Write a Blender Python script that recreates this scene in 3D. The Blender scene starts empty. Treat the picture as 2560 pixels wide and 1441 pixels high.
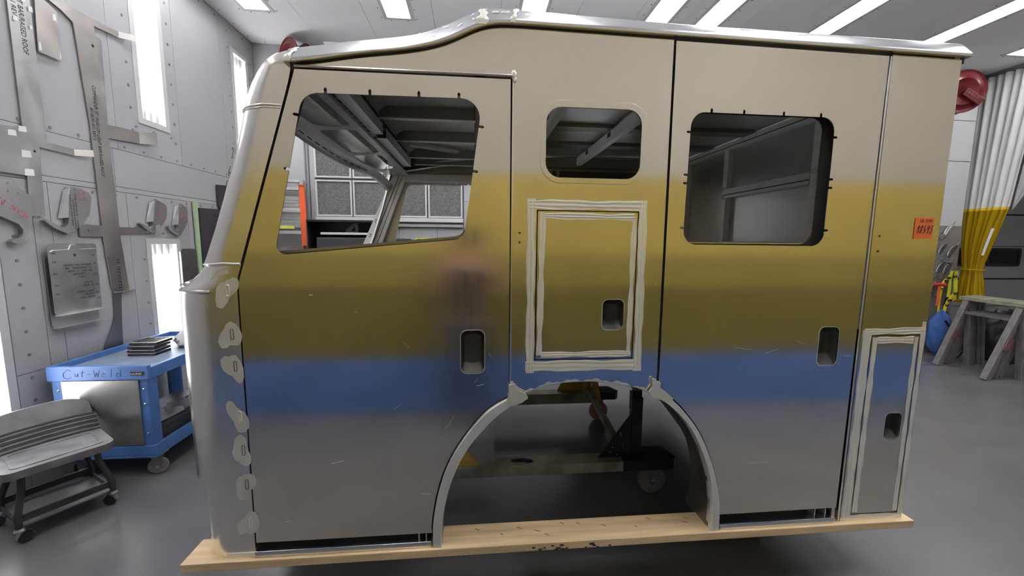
import bpy, bmesh, math, random
from mathutils import Vector, Matrix, Euler
from mathutils.geometry import tessellate_polygon
random.seed(7)
PI = math.pi
S = bpy.context.scene
COL = S.collection

# ------------------------------------------------------------ camera, world, exposure
cam_d = bpy.data.cameras.new('camera'); cam = bpy.data.objects.new('camera', cam_d); COL.objects.link(cam)
cam_d.sensor_width = 36.0; cam_d.lens = 998.77 * 36.0 / 2560.0; cam_d.clip_start = 0.02; cam_d.clip_end = 100
RR = ((0.9956752762559353, -0.0923649535185157, 0.009972944108398486),
      (-0.0009030613758790017, -0.11696687295105988, -0.9931354062323032),
      (0.09289740972071396, 0.988831363779271, -0.11654443476034687))
cam.matrix_world = Matrix(((RR[0][0], -RR[1][0], -RR[2][0], 0.0),
                           (RR[0][1], -RR[1][1], -RR[2][1], -1.70),
                           (RR[0][2], -RR[1][2], -RR[2][2], 1.75), (0, 0, 0, 1)))
S.camera = cam
W = bpy.data.worlds.new('world'); S.world = W; W.use_nodes = True
W.node_tree.nodes['Background'].inputs[0].default_value = (0.55, 0.6, 0.7, 1)
W.node_tree.nodes['Background'].inputs[1].default_value = 0.25
S.view_settings.view_transform = 'Standard'; S.view_settings.look = 'None'
S.view_settings.gamma = 1.0; S.view_settings.use_curve_mapping = False
S.view_settings.exposure = 0.0
TUBE_E = 17.0        # ceiling tubes
WALL_E = 12.0        # wall tubes

# ------------------------------------------------------------ materials
MATS = {}
def mat(name, base, rough=0.5, metal=0.0, var=0.0, vscale=6.0, vstretch=(1, 1, 1), rvar=0.0, bump=0.0, bscale=40.0,
        bstretch=(1, 1, 1), emit=0.0, aniso=0.0, tangent='Z', alpha=None, trans=0.0, spec=None, wav=0.0, second=None, sheen=0):
    if name in MATS: return MATS[name]
    m = bpy.data.materials.new(name); m.use_nodes = True; nt = m.node_tree; N = nt.nodes; L = nt.links
    p = N['Principled BSDF']
    p.inputs['Base Color'].default_value = (*base, 1); p.inputs['Roughness'].default_value = rough
    p.inputs['Metallic'].default_value = metal
    if spec is not None: p.inputs['Specular IOR Level'].default_value = spec
    if trans: p.inputs['Transmission Weight'].default_value = trans
    if emit:
        p.inputs['Emission Color'].default_value = (*base, 1); p.inputs['Emission Strength'].default_value = emit
    tc = N.new('ShaderNodeTexCoord')
    def noise(scale, stretch, detail=4.0):
        mp = N.new('ShaderNodeMapping'); mp.inputs['Scale'].default_value = stretch
        L.new(tc.outputs['Object'], mp.inputs[0])
        nz = N.new('ShaderNodeTexNoise'); nz.inputs['Scale'].default_value = scale; nz.inputs['Detail'].default_value = detail
        L.new(mp.outputs[0], nz.inputs[0]); return nz.outputs[0]
    if var:
        o = noise(vscale, vstretch, 2.0)
        r = N.new('ShaderNodeMapRange'); r.inputs[1].default_value = .3; r.inputs[2].default_value = .7
        L.new(o, r.inputs[0])
        mx = N.new('ShaderNodeMix'); mx.data_type = 'RGBA'
        a = tuple(max(0, c * (1 - var)) for c in base); b = tuple(min(1, c * (1 + var)) for c in base)
        if second: a = base; b = second
        mx.inputs[6].default_value = (*a, 1); mx.inputs[7].default_value = (*b, 1)
        L.new(r.outputs[0], mx.inputs[0]); L.new(mx.outputs[2], p.inputs['Base Color'])
    if rvar:
        o = noise(vscale * 1.7, vstretch, 1.0)
        r = N.new('ShaderNodeMapRange'); r.inputs[1].default_value = .3; r.inputs[2].default_value = .7
        r.inputs[3].default_value = max(0, rough - rvar); r.inputs[4].default_value = min(1, rough + rvar)
        L.new(o, r.inputs[0]); L.new(r.outputs[0], p.inputs['Roughness'])
    nrm = None
    if wav:
        b0 = N.new('ShaderNodeBump'); b0.inputs['Strength'].default_value = 1.0; b0.inputs['Distance'].default_value = wav
        L.new(noise(1.6, (1, 1, 1.0), 0.5), b0.inputs['Height']); nrm = b0.outputs[0]
    if bump:
        b = N.new('ShaderNodeBump'); b.inputs['Strength'].default_value = 1.0; b.inputs['Distance'].default_value = bump
        L.new(noise(bscale, bstretch), b.inputs['Height'])
        if nrm: L.new(nrm, b.inputs['Normal'])
        nrm = b.outputs[0]
    if nrm: L.new(nrm, p.inputs['Normal'])
    if aniso:
        p.inputs['Anisotropic'].default_value = aniso
        t = N.new('ShaderNodeTangent'); t.direction_type = 'RADIAL'; t.axis = tangent
        L.new(t.outputs[0], p.inputs['Tangent'])
    MATS[name] = m
    return m

def pane_mat(name, tint, gloss=0.06, rough=0.03):
    if name in MATS: return MATS[name]
    m = bpy.data.materials.new(name); m.use_nodes = True; nt = m.node_tree; N = nt.nodes; L = nt.links
    N.remove(N['Principled BSDF'])
    tr = N.new('ShaderNodeBsdfTransparent'); tr.inputs[0].default_value = (*tint, 1)
    gl = N.new('ShaderNodeBsdfGlossy'); gl.inputs['Roughness'].default_value = rough
    mx = N.new('ShaderNodeMixShader'); mx.inputs[0].default_value = gloss
    L.new(tr.outputs[0], mx.inputs[1]); L.new(gl.outputs[0], mx.inputs[2]); L.new(mx.outputs[0], N['Material Output'].inputs[0])
    MATS[name] = m; return m

def pvc_mat(name, col, trans, opac=0.6):
    """coloured soft PVC: gloss over translucent + diffuse, partly see-through"""
    if name in MATS: return MATS[name]
    m = bpy.data.materials.new(name); m.use_nodes = True; nt = m.node_tree; N = nt.nodes; L = nt.links
    N.remove(N['Principled BSDF'])
    d = N.new('ShaderNodeBsdfDiffuse'); d.inputs[0].default_value = (*col, 1)
    t = N.new('ShaderNodeBsdfTranslucent'); t.inputs[0].default_value = (*trans, 1)
    tp = N.new('ShaderNodeBsdfTransparent'); tp.inputs[0].default_value = (*trans, 1)
    g = N.new('ShaderNodeBsdfGlossy'); g.inputs['Roughness'].default_value = .18
    m1 = N.new('ShaderNodeMixShader'); m1.inputs[0].default_value = .45
    L.new(d.outputs[0], m1.inputs[1]); L.new(t.outputs[0], m1.inputs[2])
    m2 = N.new('ShaderNodeMixShader'); m2.inputs[0].default_value = opac
    L.new(tp.outputs[0], m2.inputs[1]); L.new(m1.outputs[0], m2.inputs[2])
    fr = N.new('ShaderNodeFresnel'); fr.inputs[0].default_value = 1.4
    m3 = N.new('ShaderNodeMixShader'); L.new(fr.outputs[0], m3.inputs[0])
    L.new(m2.outputs[0], m3.inputs[1]); L.new(g.outputs[0], m3.inputs[2])
    L.new(m3.outputs[0], N['Material Output'].inputs[0])
    MATS[name] = m; return m

M_brush = mat('brushed_aluminium', (.80, .765, .70), .135, 1, rvar=.02, vscale=5, vstretch=(9, 9, .5), bump=.00012, bscale=60,
              bstretch=(6, 6, .25), aniso=.8, tangent='Z', wav=.0016)
M_corner = mat('rolled_aluminium', (.90, .885, .85), .22, 1, rvar=.025, vscale=8, bump=.0002, bscale=50, bstretch=(3, 3, .5))
M_sand = mat('sanded_aluminium', (.93, .93, .87), .22, .35)
M_flare = mat('satin_flare_aluminium', (.80, .81, .82), .40, .5, var=.06, vscale=6)
M_wallR = mat('white_end_panel', (.62, .62, .635), .45)
M_grind = mat('ground_aluminium', (.84, .83, .77), .42, .6, bump=.0006, bscale=70, rvar=.06, vscale=12)
M_rail = mat('mill_aluminium', (.70, .71, .725), .235, 1, rvar=.02, vscale=4, vstretch=(.5, 4, 4), var=.05)
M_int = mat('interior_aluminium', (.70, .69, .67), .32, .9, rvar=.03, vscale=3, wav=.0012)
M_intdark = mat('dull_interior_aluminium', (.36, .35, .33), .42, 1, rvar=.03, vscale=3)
M_plate = mat('scuffed_plate', (.52, .51, .50), .34, 1)
M_inrail = mat('dull_mill_aluminium', (.84, .84, .84), .40, .25)
M_pocket = mat('dark_handle_pocket', (.07, .068, .066), .45, .5)
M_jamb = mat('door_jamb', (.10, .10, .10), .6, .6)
M_wall = mat('painted_wall_panel', (.41, .41, .425), .45, 0, var=.03, vscale=1.3, rvar=.05, bump=.0006, bscale=4)
M_wallB = mat('painted_wall_grey', (.36, .37, .38), .5, 0, var=.04, vscale=1.5)
M_ceil = mat('painted_ceiling_panel', (.86, .86, .875), .5, 0, var=.03, vscale=1.0)
M_seam = mat('panel_seam', (.22, .22, .235), .7)
M_rivet = mat('rivet_head', (.26, .26, .28), .4, .3)
M_frame = mat('white_frame_paint', (.60, .60, .60), .4)
M_tube = mat('fluorescent_tube', (1.0, 1.0, 1.0), .5, emit=TUBE_E)
M_wtube = mat('wall_fluorescent_tube', (1.0, 1.0, 1.0), .5, emit=WALL_E)
M_trough = mat('lamp_reflector', (.88, .88, .88), .35)
M_pane = pane_mat('clear_pane', (.955, .955, .965))
M_floor = mat('grey_epoxy_floor', (.15, .147, .155), .232, 0, var=.07, vscale=1.4, vstretch=(1, 2.2, 1), rvar=.03, bump=.00012, bscale=70, spec=.6)
M_steel = mat('sheet_metal_template', (.60, .59, .59), .42, 1, var=.08, vscale=5, rvar=.1)
M_steelw = mat('warm_sheet_template', (.60, .56, .53), .40, 1, var=.06, vscale=3, rvar=.08)
M_steeld = mat('dark_sheet_metal', (.30, .30, .315), .45, .9, var=.12, vscale=6)
M_alu = mat('bright_aluminium', (.70, .70, .69), .38, .75, var=.05)
M_ink = mat('black_ink', (.035, .03, .04), .7)
M_cut = mat('cut_through_hole', (.05, .05, .055), .8)
M_red_ink = mat('red_marker', (.50, .10, .11), .6)
M_tape = mat('masking_tape', (.82, .82, .80), .7, var=.05)
M_blue = mat('blue_plastic', (.075, .18, .46), .42, var=.12, vscale=7, bump=.0008, bscale=30)
M_bluetop = mat('worn_blue_top', (.20, .25, .34), .5, var=.2, vscale=5)
M_black = mat('black_rubber', (.02, .02, .022), .5, var=.2)
M_blackp = mat('black_plastic', (.035, .035, .04), .42, var=.2, vscale=8)
M_seat = mat('dusty_black_seat', (.16, .155, .165), .45, var=.3, vscale=9, rvar=.1, bump=.0008, bscale=20)
M_greyt = mat('grey_tray_steel', (.17, .17, .175), .4, .5, var=.15)
M_wood = mat('pine_plank', (.74, .55, .33), .6, var=.18, vscale=3, vstretch=(.7, 9, 9), bump=.0005, bscale=18, bstretch=(.4, 6, 6))
M_yel = mat('yellow_paint', (.72, .50, .10), .5, var=.2, vscale=8)
M_olive = mat('dirty_olive_steel', (.40, .385, .30), .55, .3, var=.35, vscale=7)
M_bsteel = mat('black_painted_steel', (.018, .018, .02), .45, .2, var=.3)
M_orange_w = mat('orange_polyurethane', (.62, .25, .14), .5, var=.15)
M_grey_w = mat('grey_caster_tyre', (.26, .235, .225), .55, var=.15)
M_zinc = mat('zinc_hub', (.5, .5, .5), .35, 1)
M_note = mat('orange_note_paper', (.86, .19, .045), .8, var=.04)
M_notetxt = mat('dark_marker', (.10, .012, .01), .6)
M_orange = mat('orange_fibreglass', (.86, .13, .035), .4, var=.06)
M_filter = mat('grey_filter_media', (.17, .17, .17), .95, var=.35, vscale=60, bump=.004, bscale=90, bstretch=(1, 1, 2.5))
M_dullred = mat('dull_red_paint', (.20, .09, .09), .6)
M_redreel = mat('dark_red_enamel', (.13, .012, .016), .25, var=.08)
M_white_c = mat('white_curtain_vinyl', (.74, .735, .72), .55, var=.04, vscale=2)
M_flap = mat('grey_curtain_flap', (.44, .43, .45), .6)
M_pvc = pvc_mat('yellow_weld_pvc', (.72, .48, .012), (.92, .66, .04), .8)
M_cream = mat('cream_curtain_vinyl', (.42, .385, .325), .6, var=.03, vscale=1)
M_pvcb_dim = mat('yellow_vinyl_falloff_low', (.165, .135, .03), .4, var=.12, vscale=1.2)  # yellow vinyl again, light falloff painted in as a darker tone
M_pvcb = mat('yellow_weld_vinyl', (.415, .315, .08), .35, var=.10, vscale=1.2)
M_bluec = mat('blue_curtain_vinyl', (.085, .155, .37), .55, var=.1, vscale=2)
M_hem = mat('yellow_hem', (.85, .58, .02), .5)
M_lime = mat('lime_webbing', (.62, .62, .03), .6, var=.1, vscale=30)
M_yweb = mat('yellow_webbing', (.74, .60, .03), .6, var=.1, vscale=30)
M_owb = mat('orange_webbing', (.80, .15, .05), .6)
M_bluecloth = mat('blue_cloth', (.05, .13, .38), .85, var=.2, vscale=12, bump=.004, bscale=14)
M_saw = mat('weathered_galvanised', (.20, .185, .185), .55, .35, var=.22, vscale=9, vstretch=(2, 2, .7))
M_sawtop = mat('worn_painted_timber', (.27, .28, .20), .7, var=.35, vscale=12)
M_board = mat('galvanised_board', (.40, .38, .37), .45, .6, var=.15, vscale=3)
M_chrome = mat('chrome', (.85, .85, .86), .15, 1)
M_rgrip = mat('red_grip', (.62, .05, .06), .4)
M_bag = mat('black_bag_film', (.03, .03, .035), .25, bump=.01, bscale=9)
M_clearbag = mat('clear_bag_film', (.62, .63, .66), .22, trans=.2, bump=.006, bscale=22)
M_green = mat('pale_green_strip', (.40, .52, .33), .6)
M_dpanel = mat('dark_purple_sheet', (.055, .05, .065), .5, .2, var=.15, vscale=5)
M_gdoor = mat('garage_door_paint', (.50, .50, .51), .4, var=.03)
M_dglass = mat('dark_window_glass', (.01, .01, .012), .08)
M_lime_sign = mat('lime_sign', (.66, .72, .10), .6)
M_skin = mat('skin', (.52, .29, .21), .5, var=.06, vscale=9)
M_shirt = mat('dark_shirt', (.06, .05, .055), .85, var=.2, vscale=15)
M_jean = mat('navy_trousers', (.03, .04, .075), .85, var=.2, vscale=15)
M_hair = mat('dark_hair', (.03, .02, .015), .6, var=.3, vscale=40)

# ------------------------------------------------------------ builders
WL = {}                       # world location of each object made here
class B:
    """bmesh collector; M is an optional transform applied to everything added"""
    def __init__(s, M=None): s.bm = bmesh.new(); s.M = M
    def _v(s, p):
        p = Vector(p)
        return s.bm.verts.new(s.M @ p if s.M else p)
    def faces(s, pts, fcs):
        vs = [s._v(p) for p in pts]
        for f in fcs:
            try: s.bm.faces.new([vs[i] for i in f])
            except ValueError: pass
        return s
    def box(s, x0, x1, y0, y1, z0, z1):
        p = [(x, y, z) for x in (x0, x1) for y in (y0, y1) for z in (z0, z1)]
        return s.faces(p, [(0, 1, 3, 2), (4, 6, 7, 5), (0, 4, 5, 1), (2, 3, 7, 6), (0, 2, 6, 4), (1, 5, 7, 3)])
    def bar(s, p, q, w, h, up=(0, 0, 1)):
        p = Vector(p); q = Vector(q); d = (q - p).normalized(); u = Vector(up)
        if abs(d.dot(u)) > .98: u = Vector((1, 0, 0))
        a = d.cross(u).normalized() * w / 2; b = a.cross(d).normalized() * h / 2
        pts = [c + i * a + j * b for c in (p, q) for i in (-1, 1) for j in (-1, 1)]
        return s.faces(pts, [(0, 1, 3, 2), (4, 6, 7, 5), (0, 4, 5, 1), (2, 3, 7, 6), (0, 2, 6, 4), (1, 5, 7, 3)])
    def tube(s, path, r, n=10, cap=True, closed=False):
        P = [Vector(p) for p in path]; rings = []
        rr = r if isinstance(r, (list, tuple)) else [r] * len(P)
        prev = None
        for i, p in enumerate(P):
            if closed: d = (P[(i + 1) % len(P)] - P[i - 1]).normalized()
            else: d = (P[min(i + 1, len(P) - 1)] - P[max(i - 1, 0)]).normalized()
            if prev is None:
                u = Vector((0, 0, 1)) if abs(d.z) < .9 else Vector((1, 0, 0))
                a = d.cross(u).normalized()
            else:
                a = (prev - d * prev.dot(d)).normalized()
            prev = a; b = d.cross(a)
            rings.append([s._v(p + rr[i] * (math.cos(t) * a + math.sin(t) * b)) for t in [2 * PI * k / n for k in range(n)]])
        m = len(rings)
        for i in range(m if closed else m - 1):
            A, Bq = rings[i], rings[(i + 1) % m]
            for k in range(n): s.bm.faces.new((A[k], A[(k + 1) % n], Bq[(k + 1) % n], Bq[k]))
        if cap and not closed: s.bm.faces.new(rings[0][::-1]); s.bm.faces.new(rings[-1])
        return s
    def cyl(s, p, q, r0, r1=None, n=16): return s.tube([p, q], [r0, r0 if r1 is None else r1], n)
    def grid(s, fn, nu, nv, closed_u=False):
        V = [[s._v(fn(i / nu, j / nv)) for j in range(nv + 1)] for i in range(nu + (0 if closed_u else 1))]
        for i in range(nu):
            A = V[i]; C = V[(i + 1) % len(V)]
            for j in range(nv): s.bm.faces.new((A[j], C[j], C[j + 1], A[j + 1]))
        return s
    def lathe(s, prof, c, axis=(0, 1, 0), n=24):
        ax = Vector(axis).normalized(); u = ax.orthogonal().normalized(); v = ax.cross(u); c = Vector(c)
        rings = [[s._v(c + ax * h + r * (math.cos(t) * u + math.sin(t) * v)) for t in [2 * PI * k / n for k in range(n)]] for r, h in prof]
        for A, Cc in zip(rings, rings[1:]):
            for k in range(n): s.bm.faces.new((A[k], A[(k + 1) % n], Cc[(k + 1) % n], Cc[k]))
        s.bm.faces.new(rings[0][::-1]); s.bm.faces.new(rings[-1]); return s
    def prism(s, outline, holes=(), axis='y', pos=0.0, thick=.003):
        """flat plate cut from a 2D outline with holes; 2D is (x,z) for axis y, (y,z) for axis x, (x,y) for axis z"""
        loops = [list(outline)] + [list(h) for h in holes]
        def m3(p, t):
            if axis == 'y': return (p[0], t, p[1])
            if axis == 'x': return (t, p[0], p[1])
            return (p[0], p[1], t)
        tris = tessellate_polygon([[Vector((p[0], p[1], 0)) for p in l] for l in loops])
        flat = [p for l in loops for p in l]
        A = [s._v(m3(p, pos)) for p in flat]; C = [s._v(m3(p, pos + thick)) for p in flat]
        for t in tris:
            try: s.bm.faces.new([A[i] for i in t]); s.bm.faces.new([C[i] for i in t[::-1]])
            except ValueError: pass
        k = 0
        for l in loops:
            n = len(l)
            for i in range(n):
                a, b = k + i, k + (i + 1) % n
                try: s.bm.faces.new((A[a], A[b], C[b], C[a]))
                except ValueError: pass
            k += n
        return s
    def sphere(s, c, r, sc=(1, 1, 1), n=12):
        prof = []
        c = Vector(c)
        return s.grid(lambda u, v: c + Vector((r * sc[0] * math.sin(PI * max(.002, min(.998, v))) * math.cos(2 * PI * u), r * sc[1] * math.sin(PI * max(.002, min(.998, v))) * math.sin(2 * PI * u), r * sc[2] * math.cos(PI * v))), n, n // 2, True)

def fil(pts, r, n=6):
    """polygon with filleted corners; r a number or one per corner"""
    out = []; m = len(pts)
    for i, p in enumerate(pts):
        rr = r[i] if isinstance(r, (list, tuple)) else r
        p = Vector(p); a = Vector(pts[i - 1]); b = Vector(pts[(i + 1) % m])
        if rr <= 0: out.append(tuple(p)); continue
        u = (a - p).normalized(); v = (b - p).normalized()
        ang = u.angle(v); d = rr / math.tan(ang / 2)
        d = min(d, (a - p).length * .49, (b - p).length * .49); rad = d * math.tan(ang / 2)
        c = p + (u + v).normalized() * rad / math.sin(ang / 2)
        s0 = p + u * d - c; e0 = p + v * d - c
        a0 = math.atan2(s0.y, s0.x); a1 = math.atan2(e0.y, e0.x); da = (a1 - a0 + PI) % (2 * PI) - PI
        for k in range(n + 1):
            t = a0 + da * k / n; out.append((c.x + rad * math.cos(t), c.y + rad * math.sin(t)))
    return out
def rrect(x0, x1, z0, z1, r, n=6): return fil([(x0, z0), (x1, z0), (x1, z1), (x0, z1)], r, n)
def notched(pts, notches, w=.011, d=.02):
    """insert outward tab slots into a hole polygon near the given points"""
    pts = [Vector(p) for p in pts]; c = sum(pts, Vector((0, 0))) / len(pts)
    for q in notches:
        q = Vector(q); best = None
        for i in range(len(pts)):
            a = pts[i]; b = pts[(i + 1) % len(pts)]
            if (b - a).length < w * 1.5: continue
            t = max(.05, min(.95, (q - a).dot(b - a) / (b - a).length_squared)); f = a + (b - a) * t
            dd = (f - q).length
            if best is None or dd < best[0]: best = (dd, i, f, (b - a).normalized())
        if not best: continue
        _, i, f, e = best; nrm = Vector((e.y, -e.x))
        if nrm.dot(f - c) < 0: nrm = -nrm
        pts[i + 1:i + 1] = [f - e * w / 2, f - e * w / 2 + nrm * d * .75, f + nrm * d, f + e * w / 2 + nrm * d * .75, f + e * w / 2]
    return [tuple(p) for p in pts]

def obj(name, b, m, parent=None, smooth=False, bevel=0.0, kind=None, label=None):
    bm = b.bm
    bmesh.ops.recalc_face_normals(bm, faces=bm.faces[:])
    if bevel:
        es = [e for e in bm.edges if len(e.link_faces) == 2 and e.calc_face_angle(0) > .6]
        bmesh.ops.bevel(bm, geom=es, offset=bevel, segments=2, profile=.6, affect='EDGES', clamp_overlap=True)
    lo = Vector((1e9,) * 3); hi = -lo
    for v in bm.verts:
        for k in range(3): lo[k] = min(lo[k], v.co[k]); hi[k] = max(hi[k], v.co[k])
    c = (lo + hi) / 2
    if parent is None: c.z = lo.z
    bmesh.ops.translate(bm, verts=bm.verts[:], vec=-c)
    me = bpy.data.meshes.new(name); bm.to_mesh(me); bm.free()
    if m: me.materials.append(m)
    if smooth:
        for p in me.polygons: p.use_smooth = True
        try: me.set_sharp_from_angle(angle=math.radians(40))
        except Exception: pass
    o = bpy.data.objects.new(name, me); COL.objects.link(o)
    WL[o.name] = c.copy()
    if parent:
        o.parent = parent; o.location = c - WL[parent.name]
    else: o.location = c
    if kind: o['kind'] = kind
    if label: o['label'] = label
    return o
def thing(name, label, cat, loc, group=None):
    o = bpy.data.objects.new(name, None); o.empty_display_size = .1; COL.objects.link(o); o.location = loc; WL[o.name] = Vector(loc)
    o['label'] = label; o['category'] = cat
    if group: o['group'] = group
    return o
def tag(o, label, cat, group=None):
    o['label'] = label; o['category'] = cat
    if group: o['group'] = group
    return o
def struct(name, b, m, **k): return obj(name, b, m, kind='structure', **k)
def inst(src, name, loc, parent):
    """another object on the same mesh data, centred at a world point"""
    o = src.copy(); o.name = name; COL.objects.link(o); WL[o.name] = Vector(loc)
    o.parent = parent; o.location = Vector(loc) - (WL[parent.name] if parent else Vector((0, 0, 0)))
    return o
def copy_tree(root, offset, label=None):
    r = root.copy(); COL.objects.link(r); r.location = root.location + Vector(offset); WL[r.name] = WL[root.name] + Vector(offset)
    if label: r['label'] = label
    def rec(src, dst):
        for ch in list(src.children):
            c = ch.copy(); COL.objects.link(c); c.parent = dst; WL[c.name] = WL[ch.name] + Vector(offset); rec(ch, c)
    rec(root, r); return r

# strokes / lettering -------------------------------------------------------
GL = {'0': [[(.5, 1), (.1, .7), (.1, .3), (.5, 0), (.9, .3), (.9, .7), (.5, 1)]],
      '2': [[(.1, .75), (.4, 1), (.85, .8), (.1, 0), (.95, .05)]],
      '3': [[(.1, .95), (.8, 1), (.4, .58), (.85, .45), (.7, .05), (.05, 0)]],
      '5': [[(.95, 1), (.3, .95), (.2, .6), (.8, .5), (.75, .1), (.1, 0)]],
      '6': [[(.7, 1), (.2, .5), (.15, .15), (.5, 0), (.8, .2), (.6, .45), (.2, .35)]],
      '8': [[(.8, .85), (.45, 1), (.2, .8), (.75, .3), (.5, 0), (.15, .2), (.8, .85)]],
      '9': [[(.8, .8), (.5, 1), (.15, .75), (.4, .5), (.8, .8), (.55, 0)]],
      'R': [[(.1, 0), (.2, 1), (.75, .85), (.2, .5), (.85, 0)]], 'B': [[(.1, 0), (.15, 1), (.75, .8), (.2, .55), (.85, .3), (.1, 0)]],
      '/': [[(.1, 0), (.9, 1)]], 'V': [[(.0, 1), (.5, 0), (1, 1)]], 'E': [[(.9, 1), (.1, 1), (.1, 0), (.9, 0)], [(.1, .5), (.7, .5)]],
      'L': [[(.1, 1), (.1, 0), (.9, 0)]], 'A': [[(0, 0), (.5, 1), (1, 0)], [(.2, .4), (.8, .4)]], 'C': [[(.9, .85), (.5, 1), (.1, .6), (.15, .2), (.5, 0), (.9, .15)]],
      'D': [[(.1, 0), (.1, 1), (.6, .95), (.9, .5), (.6, .05), (.1, 0)]], 'S': [[(.9, .9), (.4, 1), (.15, .75), (.8, .35), (.6, 0), (.05, .1)]],
      'u': [[(.1, .55), (.15, .1), (.5, 0), (.8, .55), (.85, 0)]], 't': [[(.5, .95), (.45, .05), (.8, 0)], [(.1, .6), (.9, .65)]],
      '-': [[(.1, .4), (.9, .5)]], 'W': [[(0, .95), (.25, 0), (.5, .6), (.75, 0), (1, .95)]], 'e': [[(.15, .3), (.85, .35), (.5, .6), (.1, .25), (.5, 0), (.9, .1)]],
      'l': [[(.5, 1), (.5, 0)]], 'd': [[(.85, 1), (.85, 0)], [(.85, .4), (.4, .55), (.1, .2), (.5, 0), (.85, .2)]]}
def strokes(b, s, f, h, w, gap, r, shear=0.0):
    """draw s as thin bars; f maps (u,v) metres in the plane of writing to a world point"""
    x = 0
    for ch in s:
        for pl in GL.get(ch, []):
            pts = [f(x + p[0] * w + shear * p[1] * h, p[1] * h) for p in pl]
            b.tube(pts, r, 4)
        x += w + gap
def lettering(name, s, size, o, U, Vv, m, parent, align='LEFT', squeeze=1.0):
    """printed words: font outline set into the plane spanned by U (reading direction) and Vv (up)"""
    cu = bpy.data.curves.new('tmp', 'FONT'); cu.body = s; cu.size = size; cu.align_x = align; cu.extrude = .0004; cu.resolution_u = 2
    t = bpy.data.objects.new('tmp', cu); COL.objects.link(t)
    dg = bpy.context.evaluated_depsgraph_get(); me = bpy.data.meshes.new_from_object(t.evaluated_get(dg))
    bpy.data.objects.remove(t); bpy.data.curves.remove(cu)
    b = B(); b.bm.from_mesh(me); bpy.data.meshes.remove(me)
    U = Vector(U).normalized(); Vv = Vector(Vv).normalized(); n = U.cross(Vv); o = Vector(o)
    for v in b.bm.verts: v.co = o + U * v.co.x * squeeze + Vv * v.co.y + n * v.co.z
    return obj(name, b, m, parent)
def marks(name, rows, o, U, Vv, h, m, parent):
    """rows of short stencil strokes too worn to read: rows = [(indent, length), ...]"""
    b = B(); U = Vector(U).normalized(); Vv = Vector(Vv).normalized(); n = U.cross(Vv); o = Vector(o)
    for k, (ind, ln) in enumerate(rows):
        x = ind
        while x < ind + ln:
            w = h * random.uniform(.35, .7)
            p = o + U * x - Vv * (k * h * 1.9)
            if random.random() > .13:
                b.faces([p + n * .0008, p + U * w + n * .0008, p + U * w + Vv * h + n * .0008, p + Vv * h + n * .0008,
                         p + U * w * .3 + Vv * h * .3 + n * .0008], [(0, 1, 4), (0, 4, 3), (4, 2, 3)])
            x += w + h * .22
    return obj(name, b, m, parent, kind='stuff')
def interp(tab, x):
    if x <= tab[0][0]: return tab[0][1]
    for (a, va), (b, vb) in zip(tab, tab[1:]):
        if x <= b: return va + (vb - va) * (x - a) / (b - a)
    return tab[-1][1]

# ============================================================ SETTING
XW, YB, ZC = -3.02, 4.40, 4.397          # left wall, back wall, ceiling
XR, YF = 12.0, -2.95                     # far right end, wall behind the curtain line
b = B().box(XW - .2, XR, YF, 5.4, -.06, 0); struct('floor', b, M_floor)
# --- ceiling: panels between the lamp rows
LX = [-2.51, -.90, .68, 2.18, 2.82, 4.34, 5.97, 7.50]          # lamp row centres
LHW = .15
LY = [(1.15, 3.55), (-1.70, .70)]
holes = [[(x - LHW, y0), (x + LHW, y0), (x + LHW, y1), (x - LHW, y1)] for x in LX for y0, y1 in LY]
ceil = struct('ceiling', B().prism([(XW - .2, YF), (XR, YF), (XR, 5.4), (XW - .2, 5.4)], holes, 'z', ZC + .022, .02), M_seam)
cx = [XW, -2.08, -1.286, -.487, .30, 1.20, 1.90, 2.50, 3.25, 3.9, 4.80, 5.4, 6.6, 8.0, 9.5, 11.0, XR]
cy = [YF, -.5, .92, 5.4]
for a, c in zip(cx, cx[1:]):
    for d, e in zip(cy, cy[1:]):
        hs = [[(x - LHW, max(y0, d + .01)), (x + LHW, max(y0, d + .01)), (x + LHW, min(y1, e - .01)), (x - LHW, min(y1, e - .01))]
              for x in LX if a < x < c for y0, y1 in LY if min(y1, e) - max(y0, d) > .1]
        g = .002
        obj('panel', B().prism([(a + g, d + g), (c - g, d + g), (c - g, e - g), (a + g, e - g)], hs, 'z', ZC, .02), M_ceil, ceil)
b = B()
for x in LX:
    for y0, y1 in LY:
        for k in range(13):
            for sx in (-1, 1):
                b.cyl((x + sx * .205, y0 + (y1 - y0) * k / 12, ZC), (x + sx * .205, y0 + (y1 - y0) * k / 12, ZC - .004), .008, n=6)
        for dx in (-.1, .1): b.cyl((x + dx, y1 + .05, ZC), (x + dx, y1 + .05, ZC - .004), .008, n=6)
for k in range(14): b.cyl((XW + .05, 4.2 - k * .3, ZC), (XW + .05, 4.2 - k * .3, ZC - .004), .008, n=6)
for k in range(5): b.cyl((XW + .2 + k * .3, YB - .06, ZC), (XW + .2 + k * .3, YB - .06, ZC - .004), .008, n=6)
obj('rivet', b, M_rivet, ceil, kind='stuff')

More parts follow.
